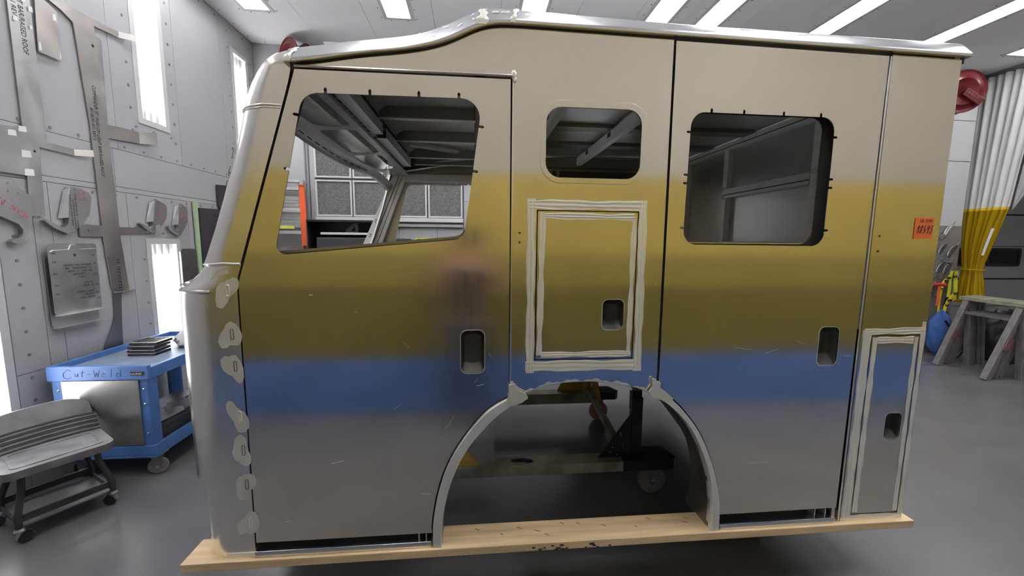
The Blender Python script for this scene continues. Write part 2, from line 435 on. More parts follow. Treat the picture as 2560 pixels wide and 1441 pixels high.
tube_src = None
def ceiling_lamp(x, y0, y1, label):
    global tube_src
    t = thing('ceiling_light', label, 'light', (x, (y0 + y1) / 2, ZC), 'ceiling light rows')
    b = B(); w = LHW; z = ZC
    b.box(x - w, x + w, y0, y1, z + .115, z + .12)
    b.box(x - w, x - w + .004, y0, y1, z, z + .115); b.box(x + w - .004, x + w, y0, y1, z, z + .115)
    b.box(x - w + .004, x + w - .004, y0, y0 + .004, z, z + .115); b.box(x - w + .004, x + w - .004, y1 - .004, y1, z, z + .115)
    obj('reflector', b, M_trough, t)
    b = B().prism([(x - w - .03, y0 - .03), (x + w + .03, y0 - .03), (x + w + .03, y1 + .03), (x - w - .03, y1 + .03)],
                  [[(x - w + .012, y0 + .012), (x + w - .012, y0 + .012), (x + w - .012, y1 - .012), (x - w + .012, y1 - .012)]], 'z', z - .005, .005)
    obj('bezel', b, M_frame, t)
    for k in range(4):
        c = (x - .105 + k * .07, (y0 + y1) / 2, z + .07)
        if tube_src is None:
            tube_src = obj('tube', B().cyl((c[0], y0 + .06, c[2]), (c[0], y1 - .06, c[2]), .017, n=8), M_tube, t)
        else: inst(tube_src, 'tube', c, t)
    obj('pane', B().box(x - w + .005, x + w - .005, y0 + .005, y1 - .005, z + .004, z + .007), M_pane, t)
ORD = ['first', 'second', 'third', 'fourth', 'fifth', 'sixth', 'seventh', 'eighth']
for i, x in enumerate(LX):
    for j, (y0, y1) in enumerate(LY):
        ceiling_lamp(x, y0, y1, 'fluorescent ceiling light, %s row from left wall, %s end' % (ORD[i], ['near', 'back wall'][j]))

# --- left wall with its panels, rivets and recessed wall lamps
LAMPS = {'A': (2.39, 2.69, 2.82, 4.06), 'B': (3.91, 4.20, 2.87, 4.08), 'C': (2.345, 2.69, .60, 1.70), 'D': (.79, 1.10, .42, 1.60), 'E': (.6, .9, 2.82, 4.06)}
lh = {k: [(v[0], v[2]), (v[1], v[2]), (v[1], v[3]), (v[0], v[3])] for k, v in LAMPS.items()}
wl = struct('wall_left', B().prism([(YF, 0), (5.4, 0), (5.4, ZC + .02), (YF, ZC + .02)], list(lh.values()), 'x', XW - .045, .02), M_seam)
def wpan(y0, y1, z0, z1, *hs):
    g = .002
    obj('panel', B().prism([(y0 + g, z0 + g), (y1 - g, z0 + g), (y1 - g, z1 - g), (y0 + g, z1 - g)], [lh[h] for h in hs], 'x', XW - .022, .022), M_wall, wl)
ycols = [YF, -1.6, -.2, 1.16, 2.11, 2.868, 3.65, YB]
for y0, y1 in zip(ycols, ycols[1:]):
    wpan(y0, y1, 2.493, ZC, *[h for h in 'ABE' if y0 < LAMPS[h][0] and LAMPS[h][1] < y1])
for y0, y1 in ((YF, 1.36), (1.36, 2.05), (2.05, YB)):
    wpan(y0, y1, 2.177, 2.493); wpan(y0, y1, 2.135, 2.177)
for y0, y1 in ((YF, -.2), (-.2, .62)): wpan(y0, y1, 0, 2.135)
wpan(.62, 1.15, 0, 2.135, 'D'); wpan(1.15, 1.37, 0, .826); wpan(1.15, 1.37, .826, 2.135); wpan(1.37, 1.49, 0, 2.135); wpan(1.49, 2.14, 0, 2.135)
wpan(2.14, 2.88, 0, 2.135, 'C'); wpan(2.88, YB, 0, 2.135)
b = B()
def riv(y, z): b.cyl((XW, y, z), (XW + .005, y, z), .0105, n=7)
for k in range(26): riv(-.9 + k * .205, 2.525)
for k in range(26): riv(-.9 + k * .21, 2.105)
for k in range(9): riv(2.80, 2.7 + k * .19); riv(2.28, 2.7 + k * .19); riv(3.81, 2.75 + k * .19); riv(4.30, 2.75 + k * .19)
for y in (2.32, 2.52, 2.74): riv(y, 1.79); riv(y, 2.74)
for k in range(5): riv(2.27, 1.55 - k * .2); riv(2.77, 1.55 - k * .2)
for k in range(9): riv(1.24, 1.75 - k * .16); riv(1.12, 1.7 - k * .25)
for k in range(12): riv(4.35, .3 + k * .33); riv(XW * 0 + 3.6, ZC - .05 - 0 * k)
for k in range(18): riv(-.6 + k * .28, ZC - .06)
obj('rivet', b, M_rivet, wl, kind='stuff')
WORDS = {'A': 'tall lit wall panel lamp high on the left wall above the mirror brackets', 'B': 'tall lit wall lamp high on left wall nearest the back corner',
         'C': 'lit wall lamp low on left wall behind the blue cart', 'D': 'lit wall lamp low on left wall beside the rolling stool',
         'E': 'lit wall lamp high on left wall outside the left frame edge'}
wt_src = {}
for k, (y0, y1, z0, z1) in LAMPS.items():
    t = thing('wall_light', WORDS[k], 'light', (XW, (y0 + y1) / 2, z0), 'wall lights')
    b = B(); x = XW
    b.box(x - .125, x - .12, y0, y1, z0, z1)
    for yy in (y0, y1 - .004): b.box(x - .12, x, yy, yy + .004, z0, z1)
    for zz in (z0, z1 - .004): b.box(x - .12, x, y0 + .004, y1 - .004, zz, zz + .004)
    obj('reflector', b, M_trough, t)
    b = B().prism([(y0 - .04, z0 - .04), (y1 + .04, z0 - .04), (y1 + .04, z1 + .04), (y0 - .04, z1 + .04)],
                  [[(y0 + .012, z0 + .012), (y1 - .012, z0 + .012), (y1 - .012, z1 - .012), (y0 + .012, z1 - .012)]], 'x', x, .006)
    obj('bezel', b, M_frame, t, bevel=.002)
    for q in range(4):
        yy = y0 + (y1 - y0) * (q + .5) / 4
        tb = obj('tube', B().cyl((x - .065, yy, z0 + .12), (x - .065, yy, z1 - .12), .017, n=8), M_wtube, t)
        obj('socket', B().cyl((x - .065, yy, z0 + .01), (x - .065, yy, z0 + .115), .02, n=8).cyl((x - .065, yy, z1 - .115), (x - .065, yy, z1 - .01), .02, n=8), M_frame, t)
    obj('pane', B().box(x - .006, x - .003, y0 + .005, y1 - .005, z0 + .005, z1 - .005), M_pane, t)

# --- back wall
wb = struct('wall_back', B().box(XW - .02, 8.0, YB + .02, YB + .05, 0, ZC), M_seam)
for x0, x1, z0, z1, m in ((XW, -2.36, 0, ZC, M_wall), (-2.345, -2.275, 0, ZC, M_wall), (-2.275, -.165, 3.75, ZC, M_wall), (-.165, .6, 0, 2.33, M_wall),
                          (-.165, .6, 2.33, ZC, M_wall), (.6, 2.2, 0, 2.33, M_wall), (.6, 2.2, 2.33, ZC, M_wall), (2.2, 4.0, 0, 2.33, M_wall), (2.2, 4.0, 2.33, ZC, M_wall),
                          (4.0, 5.8, 0, 2.33, M_wall), (4.0, 5.8, 2.33, ZC, M_wall), (5.8, 7.96, 2.33, ZC, M_wall), (5.8, 7.96, 0, 2.33, M_wall)):
    obj('panel', B().box(x0 + .003, x1 - .003, YB, YB + .02, z0 + .003, z1 - .003), m, wb)
for x0, x1 in ((-1.24, -1.112), (-1.112, -.557), (-.557, -.172)):
    obj('panel', B().box(x0 + .003, x1 - .003, YB - .01, YB + .02, .05, 1.938), M_wallB, wb)
obj('conduit', B().tube([(-2.40, YB - .012, 3.4), (-2.395, YB - .012, 2.5), (-2.385, YB - .012, 1.95), (-2.36, YB - .012, 1.55), (-2.33, YB - .012, .4)], .012, 8), M_seam, wb, smooth=True)
obj('ledge', B().box(-2.275, -.17, YB - .05, YB + .02, 2.016, 2.075), M_frame, wb, bevel=.004)
obj('duct_strip', B().box(-1.24, -.17, YB - .06, YB + .02, 1.945, 1.985), M_board, wb)
# filter bank: each framed filter lifts out
for r in range(3):
    for c in range(4):
        x0 = (-2.268, -1.748, -1.225, -.68)[c]; x1 = (-1.765, -1.238, -.70, -.18)[c]; z0 = 2.082 + r * .545; z1 = z0 + .515
        t = thing('air_filter', 'white-framed grey air filter, %s column right of the ladder, %s row' % (ORD[c], ('lowest', 'second lowest', 'topmost')[r]), 'filter', ((x0 + x1) / 2, YB, z0), 'filters in the back wall bank')
        obj('frame', B().prism([(x0, z0), (x1, z0), (x1, z1), (x0, z1)], [[(x0 + .024, z0 + .024), (x1 - .024, z0 + .024), (x1 - .024, z1 - .024), (x0 + .024, z1 - .024)]], 'y', YB - .03, .05), M_frame, t, bevel=.004)
        obj('media', B().box(x0 + .02, x1 - .02, YB - .008, YB + .015, z0 + .02, z1 - .02), M_filter, t)

# --- right-hand end: recess with sectional door, end wall, wall behind the curtain
struct('wall_right', B().box(XR, XR + .05, YF, 5.4, 0, ZC), M_wall)
struct('wall_front', B().box(XW - .2, XR, YF - .05, YF, 0, ZC), M_wall)
b = B().box(7.97, 8.0, YB + .05, 5.35, 0, ZC); struct('wall_end', b, M_wall)
gd = struct('door_1', B().box(8.0, XR, 5.36, 5.4, 0, ZC), M_seam)
for z0, z1 in ((0, .55), (.55, 1.10), (1.10, 1.74), (1.74, 2.36), (2.36, 2.98), (2.98, 3.6), (3.6, ZC)):
    obj('section', B().box(8.0, XR, 5.32, 5.36, z0 + .006, z1 - .006), M_gdoor, gd, bevel=.004)
obj('gasket', B().box(8.0, XR, 5.312, 5.32, 2.345, 2.375).box(8.0, XR, 5.312, 5.32, 1.085, 1.115), M_black, gd)
for x0 in (8.9, 10.1, 11.15):
    f = obj('window', B().prism(rrect(x0 - .03, x0 + .73, 1.35, 1.71, .05), [rrect(x0 + .02, x0 + .68, 1.40, 1.66, .03)], 'y', 5.30, .02), M_blackp, gd)
    obj('pane', B().box(x0 + .01, x0 + .69, 5.308, 5.316, 1.39, 1.67), M_dglass, f)
# tool board on the back wall at right
wt = struct('trim_2', B().box(6.6, 7.72, 4.06, YB, .10, 2.055), M_wall)
obj('board', B().box(6.6, 7.72, 4.03, 4.06, .12, 2.05), M_board, wt, bevel=.003)
for z0, z1 in ((2.06, 3.05), (3.06, 3.66), (3.67, ZC)):
    obj('panel', B().box(6.6, 7.72, 4.045, 4.08, z0, z1), M_wallR, wt)
obj('kick_strip', B().box(6.6, 7.72, 4.02, 4.05, 0, .115), M_board, wt)

# ============================================================ TRUCK CAB
cab = thing('truck_cab', 'bare brushed aluminium truck cab shell standing on a long wooden plank', 'truck cab', (.5, 1.2, .365))
RAIL_LO = [(-.72, 2.4150), (-.618, 2.4300), (-.439, 2.4630), (-.288, 2.4820), (-.196, 2.4990), (-.119, 2.5200), (-.057, 2.5480), (-.01, 2.5730), (.037, 2.5930), (.094, 2.6030), (.18, 2.6040), (.823, 2.5960), (2.19, 2.5810)]
RAIL_CR = [(-.72, 2.4300), (-.436, 2.4740), (-.286, 2.4930), (-.148, 2.5260), (-.056, 2.5670), (-.01, 2.5910), (.037, 2.6110), (.093, 2.6190), (.18, 2.6210), (.82, 2.6150), (2.19, 2.5960)]
RAIL_TP = [(-.72, 2.490), (-.45, 2.534), (-.295, 2.554), (-.201, 2.574), (-.106, 2.612), (-.058, 2.636), (-.01, 2.659), (.03, 2.678), (.07, 2.685), (.184, 2.683), (.845, 2.668), (2.19, 2.660)]
def smooth_tab(tab, n=150):
    xs = [tab[0][0] + (tab[-1][0] - tab[0][0]) * i / n for i in range(n + 1)]
    z = [interp(tab, x) for x in xs]
    for _ in range(6): z = [z[0]] + [(z[i - 1] + 2 * z[i] + z[i + 1]) / 4 for i in range(1, n)] + [z[-1]]
    return xs, z
xs, zlo = smooth_tab(RAIL_LO); _, zcr = smooth_tab(RAIL_CR); _, ztp = smooth_tab(RAIL_TP)
def panel_top(x): return interp(list(zip(xs, zlo)), x) - .007

# --- roof rail (both sides), drip groove, roof skin
def rail(side):
    f = (lambda y: y) if side < 0 else (lambda y: 2.4 - y)
    b = B(); n = len(xs)
    sec = lambda i: [(.006, zlo[i] - .001), (-.020, zlo[i]), (-.022, zlo[i] + .003), (-.022, zcr[i]), (-.019, zcr[i] + .004), (.022, ztp[i] - .008), (.032, ztp[i] - .001), (.05, ztp[i] + .002), (.12, ztp[i] + .004)]
    for i in range(n):
        pass
    pts = [[(xs[i], f(y), z) for y, z in sec(i)] for i in range(n)]
    b.grid(lambda u, v: pts[round(u * (n - 1))][round(v * 8)], n - 1, 8)
    b.faces([pts[-1][k] for k in range(9)], [tuple(range(9))]); b.faces([pts[0][k] for k in range(9)], [tuple(range(9))])
    r = obj('roof_rail', b, M_rail, cab, smooth=True)
    return r
rail_near = rail(-1); rail(1)
b = B()
n = len(xs) - 1
b.grid(lambda u, v: (xs[round(u * n)], .006, zlo[round(u * n)] + (-.02 if v < .5 else .004)), n, 1)
obj('drip_groove', b, M_jamb, cab)
b = B().grid(lambda u, v: (xs[round(u * n)], .09 + 2.22 * v, ztp[round(u * n)] + .004 + .03 * math.sin(PI * v)), n, 8)
obj('roof_skin', b, M_rail, cab, smooth=True)
# weld joints where rail lengths meet
for x, w in ((.035, .04), (.16, .018), (-.70, .02)):
    b = B(); i = min(range(len(xs)), key=lambda k: abs(xs[k] - x))
    b.grid(lambda u, v: (x + (u - .5) * w * (1 + .35 * math.sin(9 * v)) + (v - .5) * .02, -.0235 + .058 * max(0, v - .3) / .7 - .003 * math.sin(PI * u), zlo[i] + .003 + (ztp[i] - zlo[i]) * v), 6, 12)
    obj('weld_patch', b, M_sand, rail_near, smooth=True)
b = B()
for k in range(14):
    x = random.uniform(-.25, .3); i = min(range(len(xs)), key=lambda q: abs(xs[q] - x)); v = random.uniform(.25, .95)
    y = -.019 + .042 * v; z = zcr[i] + .006 + (ztp[i] - zcr[i] - .012) * v; a = random.uniform(.01, .03); dz = (interp(list(zip(xs, zcr)), x + a) - zcr[i])
    b.faces([(x, y - .0012, z), (x + a, y - .0012, z + dz), (x + a * 1.1, y + .004, z + dz + .008), (x + .004, y + .004, z + .009)], [(0, 1, 2, 3)])
obj('sanding_mark', b, M_sand, rail_near, kind='stuff')

OL = [(-.190, .350), (-.184, .512), (-.140, .703), (-.066, .853), (.049, .996), (.160, 1.066), (.186, 1.079)]
IL = [(-.152, .350), (-.143, .509), (-.103, .682), (-.031, .831), (.076, .958), (.183, 1.043), (.222, 1.072)]
OR_ = [(.826, 1.080), (.929, 1.010), (1.046, .867), (1.127, .689), (1.171, .517), (1.179, .357)]
IR = [(.806, 1.062), (.911, .989), (1.016, .868), (1.099, .684), (1.135, .518), (1.136, .357)]
def cr(pts, n=6):
    out = []
    P = [Vector(p) for p in pts]
    for i in range(len(P) - 1):
        a, b_, c, d = P[max(i - 1, 0)], P[i], P[i + 1], P[min(i + 2, len(P) - 1)]
        for k in range(n):
            t = k / n; out.append(.5 * ((2 * b_) + (c - a) * t + (2 * a - 5 * b_ + 4 * c - d) * t * t + (3 * b_ - a - 3 * c + d) * t ** 3))
    out.append(P[-1]); return [tuple(p) for p in out]
def off(pts, d):
    P = [Vector(p) for p in pts]; out = []
    for i in range(len(P)):
        e = (P[min(i + 1, len(P) - 1)] - P[max(i - 1, 0)]).normalized(); out.append(tuple(P[i] + Vector((-e.y, e.x)) * d))
    return out
# --- front door
DW = fil([(-.805, 1.683), (-.035, 1.757), (.030, 2.245), (.0, 2.321), (-.665, 2.317), (-.70, 2.22)][0:1] + [(-.045, 1.757), (.032, 2.321), (-.668, 2.317)], [.035, .05, .075, .075], 8)
DWt = notched(DW, [(-.6, 2.33), (-.411, 2.33), (-.221, 2.33), (-.036, 2.33), (-.69, 2.277), (-.755, 2.029), (.05, 2.249), (.01, 2.033)], .011, .022)
DO = [(-.692, 2.402), (.146, 2.402), (.150, 1.072)] + [p for p in off(cr(OL), .007)[::-1] if p[0] < .140 and p[1] > .436] + [(-.1945, .428), (-.951, .428), (-.951, 1.568)]
HH = rrect(-.06, .042, 1.174, 1.365, .028)
door = obj('front_door', B().prism(DO, [DWt, HH], 'y', 0, .004), M_brush, cab)
def inset(poly, d):
    P = [Vector(p) for p in poly]; n = len(P)
    A = sum(P[i].x * P[(i + 1) % n].y - P[(i + 1) % n].x * P[i].y for i in range(n)); sg = 1 if A > 0 else -1; out = []
    for i in range(n):
        e0 = (P[i] - P[i - 1]).normalized(); e1 = (P[(i + 1) % n] - P[i]).normalized()
        n0 = Vector((-e0.y, e0.x)) * sg; n1 = Vector((-e1.y, e1.x)) * sg
        m = (n0 + n1); l = m.length
        out.append(tuple(P[i] + (m / l * d / max(.4, l / 2) if l > 1e-6 else n0 * d)))
    return out
DI = fil([(-.85, 1.695), (-.045, 1.772), (.040, 2.345), (-.70, 2.340)], [.03, .05, .07, .07], 8)
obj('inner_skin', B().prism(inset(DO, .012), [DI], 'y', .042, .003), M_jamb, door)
obj('window_channel', B().prism(inset(DI, -.012), [DI], 'y', .039, .003), M_intdark, door)
obj('door_edge', B().prism(inset(DO, .008), [inset(DO, .012)], 'y', .006, .036), M_jamb, door)
def recess(name, x0, x1, z0, z1, parent, depth=.05, r=.028):
    """pressed handle pan set behind its opening, with a rolled rim"""
    b = B()
    b.grid(lambda u, v: (x0 + (x1 - x0) * u, .005 + depth * (math.sin(PI * u) ** .35 if 0 < u < 1 else 0) * (min(1, (1 - v) * 6 + .02) if v > .83 else min(1, v * 4 + .02)), z0 + (z1 - z0) * v), 12, 16)
    o = obj(name, b, M_pocket, parent, smooth=True)
    rim = B().prism(rrect(x0 - .003, x1 + .003, z0 - .003, z1 + .003, r + .002), [rrect(x0, x1, z0, z1, r)], 'y', -.0012, .006)
    obj('rim', rim, M_alu, o)
    return o
recess('handle_recess', -.06, .042, 1.174, 1.365, door)
def scratches(parent, spots):
    b = B()
    for x, z, dx, dz, w in spots:
        b.faces([(x, -.0006, z), (x + dx, -.0006, z + dz), (x + dx, -.0006, z + dz + w), (x, -.0006, z + w)], [(0, 1, 2, 3)])
    obj('scratch', b, M_sand, parent, kind='stuff')
scratches(door, [(.0, 1.13, .012, .02, .002), (.01, 1.10, -.002, -.06, .0015), (.008, 1.115, .03, .006, .003), (-.83, .52, .03, .002, .002), (-.24, .62, .04, -.004, .002), (-.3, 1.32, .02, -.03, .0012),
                 (-.09, .98, -.04, -.06, .0012), (.06, 1.27, .012, -.035, .0015), (-.68, 1.52, .015, .001, .002), (-.5, 1.45, .012, -.004, .002), (-.62, .78, .05, .012, .0012), (-.35, 1.02, .03, .02, .001)])

# --- jamb panels behind the door gaps
JO = [(-.76, 2.425), (.17, 2.425), (.17, 1.07), (.06, .99), (-.05, .85), (-.125, .69), (-.165, .5), (-.175, .36), (-1.01, .36), (-1.01, 1.59)]
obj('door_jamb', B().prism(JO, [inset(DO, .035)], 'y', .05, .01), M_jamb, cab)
# --- fixed middle side panel
tops = [(x, panel_top(x)) for x in [-.69 + (.826 + .69) * k / 60 for k in range(61)]]
MW = rrect(.295, .703, 2.018, 2.302, .062, 8); HO = [(.262, 1.228), (.709, 1.228), (.709, 1.883), (.262, 1.883)]
arch_top = [(.218, 1.075), (.299, 1.106), (.398, 1.122), (.508, 1.125), (.62, 1.115), (.734, 1.09), (.811, 1.059)]
MP = [(-.692, 2.4185), (.160, 2.4185), (.160, 1.079), (.182, 1.077)] + arch_top + [(.829, 1.079)] + tops[::-1][0:]
MP = [p for p in MP if p[0] > -.6899 or p == (-.692, 2.4185)]
side = obj('side_panel', B().prism(MP, [MW, HO], 'y', 0, .004), M_brush, cab)
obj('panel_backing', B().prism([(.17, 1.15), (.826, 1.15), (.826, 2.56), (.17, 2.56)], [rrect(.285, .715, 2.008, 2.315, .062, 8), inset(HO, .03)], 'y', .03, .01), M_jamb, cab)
obj('window_trim', B().prism(rrect(.272, .728, 1.995, 2.330, .088, 8), [MW], 'y', -.004, .0038), M_brush, side, bevel=.0008)
b = B()
for x, z in ((.19, 1.785), (.19, 1.745)): b.cyl((x, -.0012, z), (x, .001, z), .0045, n=10)
obj('drill_hole', b, M_cut, side, kind='stuff')
scratches(side, [(.42, 1.72, .05, .004, .006), (.41, 1.70, .03, .008, .004), (.44, 1.69, .028, .003, .004), (.32, 1.56, .03, .0, .0015), (.52, 1.555, .08, .006, .0012), (.80, 1.56, .004, .012, .003), (.80, 1.5, .003, .008, .003), (.81, 1.3, .004, .02, .002)])
# door-top drip trim and the strip beside the door
obj('drip_trim', B().tube([(-.69, -.006, 2.4115), (.152, -.006, 2.4135)], .0052, 8), M_rail, cab, smooth=True)
obj('seam_strip', B().tube([(.156, -.001, 2.408), (.156, -.001, 1.085)], .0045, 8), M_corner, cab, smooth=True)
obj('weld_patch', B().sphere((.158, -.004, 2.418), .012, (1, .6, 1.6)).sphere((.162, -.004, 2.40), .009, (1, .6, 1.3)), M_sand, cab, smooth=True)

# --- sanded weld bands: dished grinding passes that throw streaks of reflection
def band(p, q, w, parent, wob=.0022, amp=.0013, passes=2.4):
    """p->q centre line on the panel face (x,z), width w"""
    P = Vector(p); Q = Vector(q); d = (Q - P); L = d.length; d.normalize(); nn = Vector((-d.y, d.x)); ph = random.uniform(0, 6)
    nu = max(10, int(L / .018)); nv = 14
    def fn(u, v):
        e = wob * (math.sin(u * L * 21 + ph) + .6 * math.sin(u * L * 47 + ph * 2)) * (1 if v > .5 else -1) * abs(v - .5) * 2
        c = P + d * (L * u) + nn * ((v - .5) * w + e)
        drift = .25 * math.sin(u * L * 9 + ph) + .12 * math.sin(u * L * 31 + ph)
        y = -.0012 - amp * (.5 + .5 * math.cos(v * passes * 2 * PI + drift * 3)) * (1 if .02 < v < .98 else .3)
        return (c.x, y, c.y)
    return obj('sanded_band', B().grid(fn, nu, nv), M_sand, parent, smooth=True)
band((.222, 1.905), (.742, 1.906), .040, side); band((.242, 1.17), (.238, 1.93), .036, side)
band((.733, 1.17), (.728, 1.93), .036, side); band((.222, 1.200), (.742, 1.200), .048, side)

# --- hatch door in the middle panel
HD = rrect(.2665, .7045, 1.2325, 1.8785, .004, 2); HDH = rrect(.563, .660, 1.362, 1.497, .024)
hatch = obj('hatch_door', B().prism(HD, [HDH], 'y', -.001, .004), M_brush, cab)
obj('hatch_backing', B().box(.25, .72, .075, .08, 1.215, 1.895), M_jamb, hatch)
recess('handle_recess', .563, .660, 1.362, 1.497, hatch, .045, .024)
band((.282, 1.25), (.288, 1.875), .026, hatch); band((.30, 1.858), (.69, 1.858), .026, hatch)
band((.688, 1.25), (.69, 1.85), .022, hatch); band((.29, 1.252), (.70, 1.252), .026, hatch)

# --- rear door
RW = fil([(.915, 1.743), (1.588, 1.741), (1.588, 2.306), (.922, 2.306)], .062, 8)
RWt = notched(RW, [(.973, 2.33), (1.158, 2.33), (1.342, 2.33), (1.525, 2.33), (.90, 2.244), (.90, 2.044), (.90, 2.008), (.90, 1.807), (1.6, 2.239), (1.6, 2.04), (1.6, 2.003), (1.6, 1.806)], .010, .018)
RO = [(.837, 2.585), (1.814, 2.574), (1.801, .440), (1.183, .438)] + [p for p in off(cr(OR_), .007)[::-1] if p[1] > .45 and p[0] > .85] + [(.841, 1.080)]
RH = rrect(1.615, 1.715, 1.178, 1.363, .026)
rdoor = obj('rear_door', B().prism(RO, [RWt, RH], 'y', 0, .004), M_brush, cab)
RI = fil([(.90, 1.750), (1.568, 1.750), (1.575, 2.318), (.90, 2.318)], .06, 8)
obj('inner_skin', B().prism(inset(RO, .012), [RI], 'y', .05, .003), M_jamb, rdoor)
obj('inner_lip', B().prism(inset(RI, -.001), [inset(RI, .003)], 'y', .046, .003), M_rail, rdoor)
obj('door_edge', B().prism(inset(RO, .008), [inset(RO, .012)], 'y', .006, .044), M_jamb, rdoor)
obj('door_jamb', B().prism([(.828, 2.595), (1.826, 2.595), (1.826, .36), (1.15, .36), (1.14, .5), (1.09, .69), (1.0, .85), (.90, .98), (.828, 1.06)], [inset(RO, .035)], 'y', .06, .01), M_jamb, cab)
recess('handle_recess', 1.615, 1.715, 1.178, 1.363, rdoor, .05, .026)
scratches(rdoor, [(1.2, 1.27, .09, -.012, .0012), (1.35, 1.24, .06, .02, .001), (1.5, 1.3, .05, -.02, .001), (1.75, 1.22, .04, .002, .0012), (1.3, .7, .12, -.004, .001)])

# --- rear corner panel with its small door
SO = [(1.884, .398), (2.142, .398), (2.142, 1.320), (1.884, 1.320)]
rp = obj('rear_panel', B().prism([(1.829, .360), (2.169, .360), (2.169, 2.576), (1.829, 2.580)], [SO], 'y', -.001, .004), M_brush, cab)
obj('seam_strip', B().tube([(1.822, -.001, 2.572), (1.818, -.001, .37)], .0042, 8), M_corner, cab, smooth=True)
b = B()
for z in (1.79, 1.72): b.cyl((1.865, -.002, z), (1.865, .001, z), .005, n=10)
obj('drill_hole', b, M_cut, rp, kind='stuff')
SH = rrect(2.012, 2.100, .792, .927, .024)
sd = obj('small_door', B().prism(rrect(1.888, 2.138, .402, 1.316, .004, 2), [SH], 'y', -.001, .004), M_brush, cab)
obj('door_backing', B().box(1.87, 2.155, .07, .075, .385, 1.335), M_jamb, sd)
recess('handle_recess', 2.012, 2.100, .792, .927, sd, .045, .024)
band((1.857, .365), (1.862, 1.345), .044, rp); band((2.156, .365), (2.156, 1.385), .022, rp); band((1.845, 1.338), (2.165, 1.342), .030, rp); band((1.84, .380), (2.165, .380), .032, rp, amp=.0005)
band((1.902, .41), (1.906, 1.31), .026, sd); band((1.92, 1.296), (2.11, 1.296), .034, sd); band((2.124, .41), (2.124, 1.31), .022, sd)
# end wall and far side
obj('rear_wall', B().box(2.14, 2.165, .004, 2.396, .36, 2.60), M_int, cab)
# --- wheel arch flares, liners and sills
def flare(O, I, nm='wheel_arch_flare'):
    o = cr(O); i_ = cr(I); m = min(len(o), len(i_)) - 1
    def at(l, u): k = u * (len(l) - 1); a = int(min(k, len(l) - 2)); f = k - a; return (l[a][0] * (1 - f) + l[a + 1][0] * f, l[a][1] * (1 - f) + l[a + 1][1] * f)
    def fn(u, v):
        p = at(o, u); q = at(i_, u)
        t, y = ((0, .03), (0, -.012), (.06, -.016), (.94, -.018), (1, -.014), (1, .03))[round(v * 5)]
        return (p[0] + (q[0] - p[0]) * t, y, p[1] + (q[1] - p[1]) * t)
    return obj(nm, B().grid(fn, 36, 5), M_flare, cab, smooth=True)
flare(OL, IL); flare(OR_, IR)
def liner(I, y1, y0=.012):
    i_ = cr(I); n = len(i_) - 1
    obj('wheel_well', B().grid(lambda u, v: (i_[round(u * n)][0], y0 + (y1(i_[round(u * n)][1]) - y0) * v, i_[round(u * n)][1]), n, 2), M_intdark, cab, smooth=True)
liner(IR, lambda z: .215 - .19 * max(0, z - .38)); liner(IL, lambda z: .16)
for poly in ([(.148, 1.12), (.166, 1.13), (.19, 1.10), (.222, 1.082), (.236, 1.062), (.205, 1.040), (.17, 1.028), (.138, 1.045), (.15, 1.085)],
             [(.80, 1.148), (.822, 1.125), (.842, 1.12), (.838, 1.09), (.872, 1.07), (.905, 1.042), (.892, 1.012), (.85, 1.035), (.80, 1.052), (.788, 1.075), (.806, 1.10)]):
    obj('weld_patch', B().prism(fil(poly, .006, 3), [], 'y', -.0195, .012), M_grind, cab)
b = B(); n = 60; pt = cr([(.218, 1.075), (.299, 1.106), (.398, 1.122), (.508, 1.125), (.62, 1.115), (.734, 1.09), (.811, 1.059)], 10)
b.grid(lambda u, v: (pt[round(u * n)][0], -.0008, pt[round(u * n)][1] + .001 + v * (.008 + .005 * math.sin(u * 37) + .003 * math.sin(u * 91 + 1))), n, 1)
obj('ground_edge', b, M_grind, cab)
def sill(x0, x1, brs, nm='sill'):
    s_ = obj(nm, B().box(x0, x1, -.012, .055, .3655, .393), M_rail, cab, bevel=.004)
    obj('step_tray', B().box(x0, x1, .055, .20, .372, .378).box(x0 + (.25 if x0 > 0 else 0), x1, .20, .206, .378, .46), M_intdark, s_)
    for x in brs: obj('bracket', B().box(x - .002, x + .002, .012, .16, .394, .435), M_alu, s_)
    return s_
sill(-.957, -.196, (-.255, -.222)); sill(1.186, 1.792, (1.70, 1.757))
obj('rear_post', B().box(1.782, 1.80, .004, .05, .37, .44), M_rail, cab)
# cab floors behind the sills
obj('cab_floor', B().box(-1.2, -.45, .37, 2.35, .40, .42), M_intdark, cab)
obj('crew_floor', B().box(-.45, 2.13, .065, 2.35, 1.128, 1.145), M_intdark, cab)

# --- rolled front corner, lower part: both corners and the front sheet in one bent sheet
def front_sheet(levels, nm, m, y_end=None, closed=True, parent=cab):
    """levels: (z, xdoor, xfront, radius_y); plan runs side -> corner -> front (-> far corner -> far side)"""
    nv = 34
    def fn(u, v):
        k = u * (len(levels) - 1); a = min(int(k), len(levels) - 2); f = k - a
        z, xd, xf, r = [levels[a][q] * (1 - f) + levels[a + 1][q] * f for q in range(4)]
        xc = xf + r * .95
        s_ = v * nv
        if s_ <= 3: return (xd + (xc - xd) * s_ / 3, 0, z)
        if s_ <= 15:
            t = (s_ - 3) / 12 * PI / 2; return (xc - (xc - xf) * math.sin(t), r - r * math.cos(t), z)
        if not closed: return (xf, r + .02 * (s_ - 15) / 19, z)
        if s_ <= 19: return (xf, r + (2.4 - 2 * r) * (s_ - 15) / 4, z)
        if s_ <= 31:
            t = (31 - s_) / 12 * PI / 2; return (xc - (xc - xf) * math.sin(t), 2.4 - (r - r * math.cos(t)), z)
        return (xc + (xd - xc) * (s_ - 31) / 3, 2.4, z)
    return obj(nm, B().grid(fn, (len(levels) - 1) * 4, nv), m, parent, smooth=True)
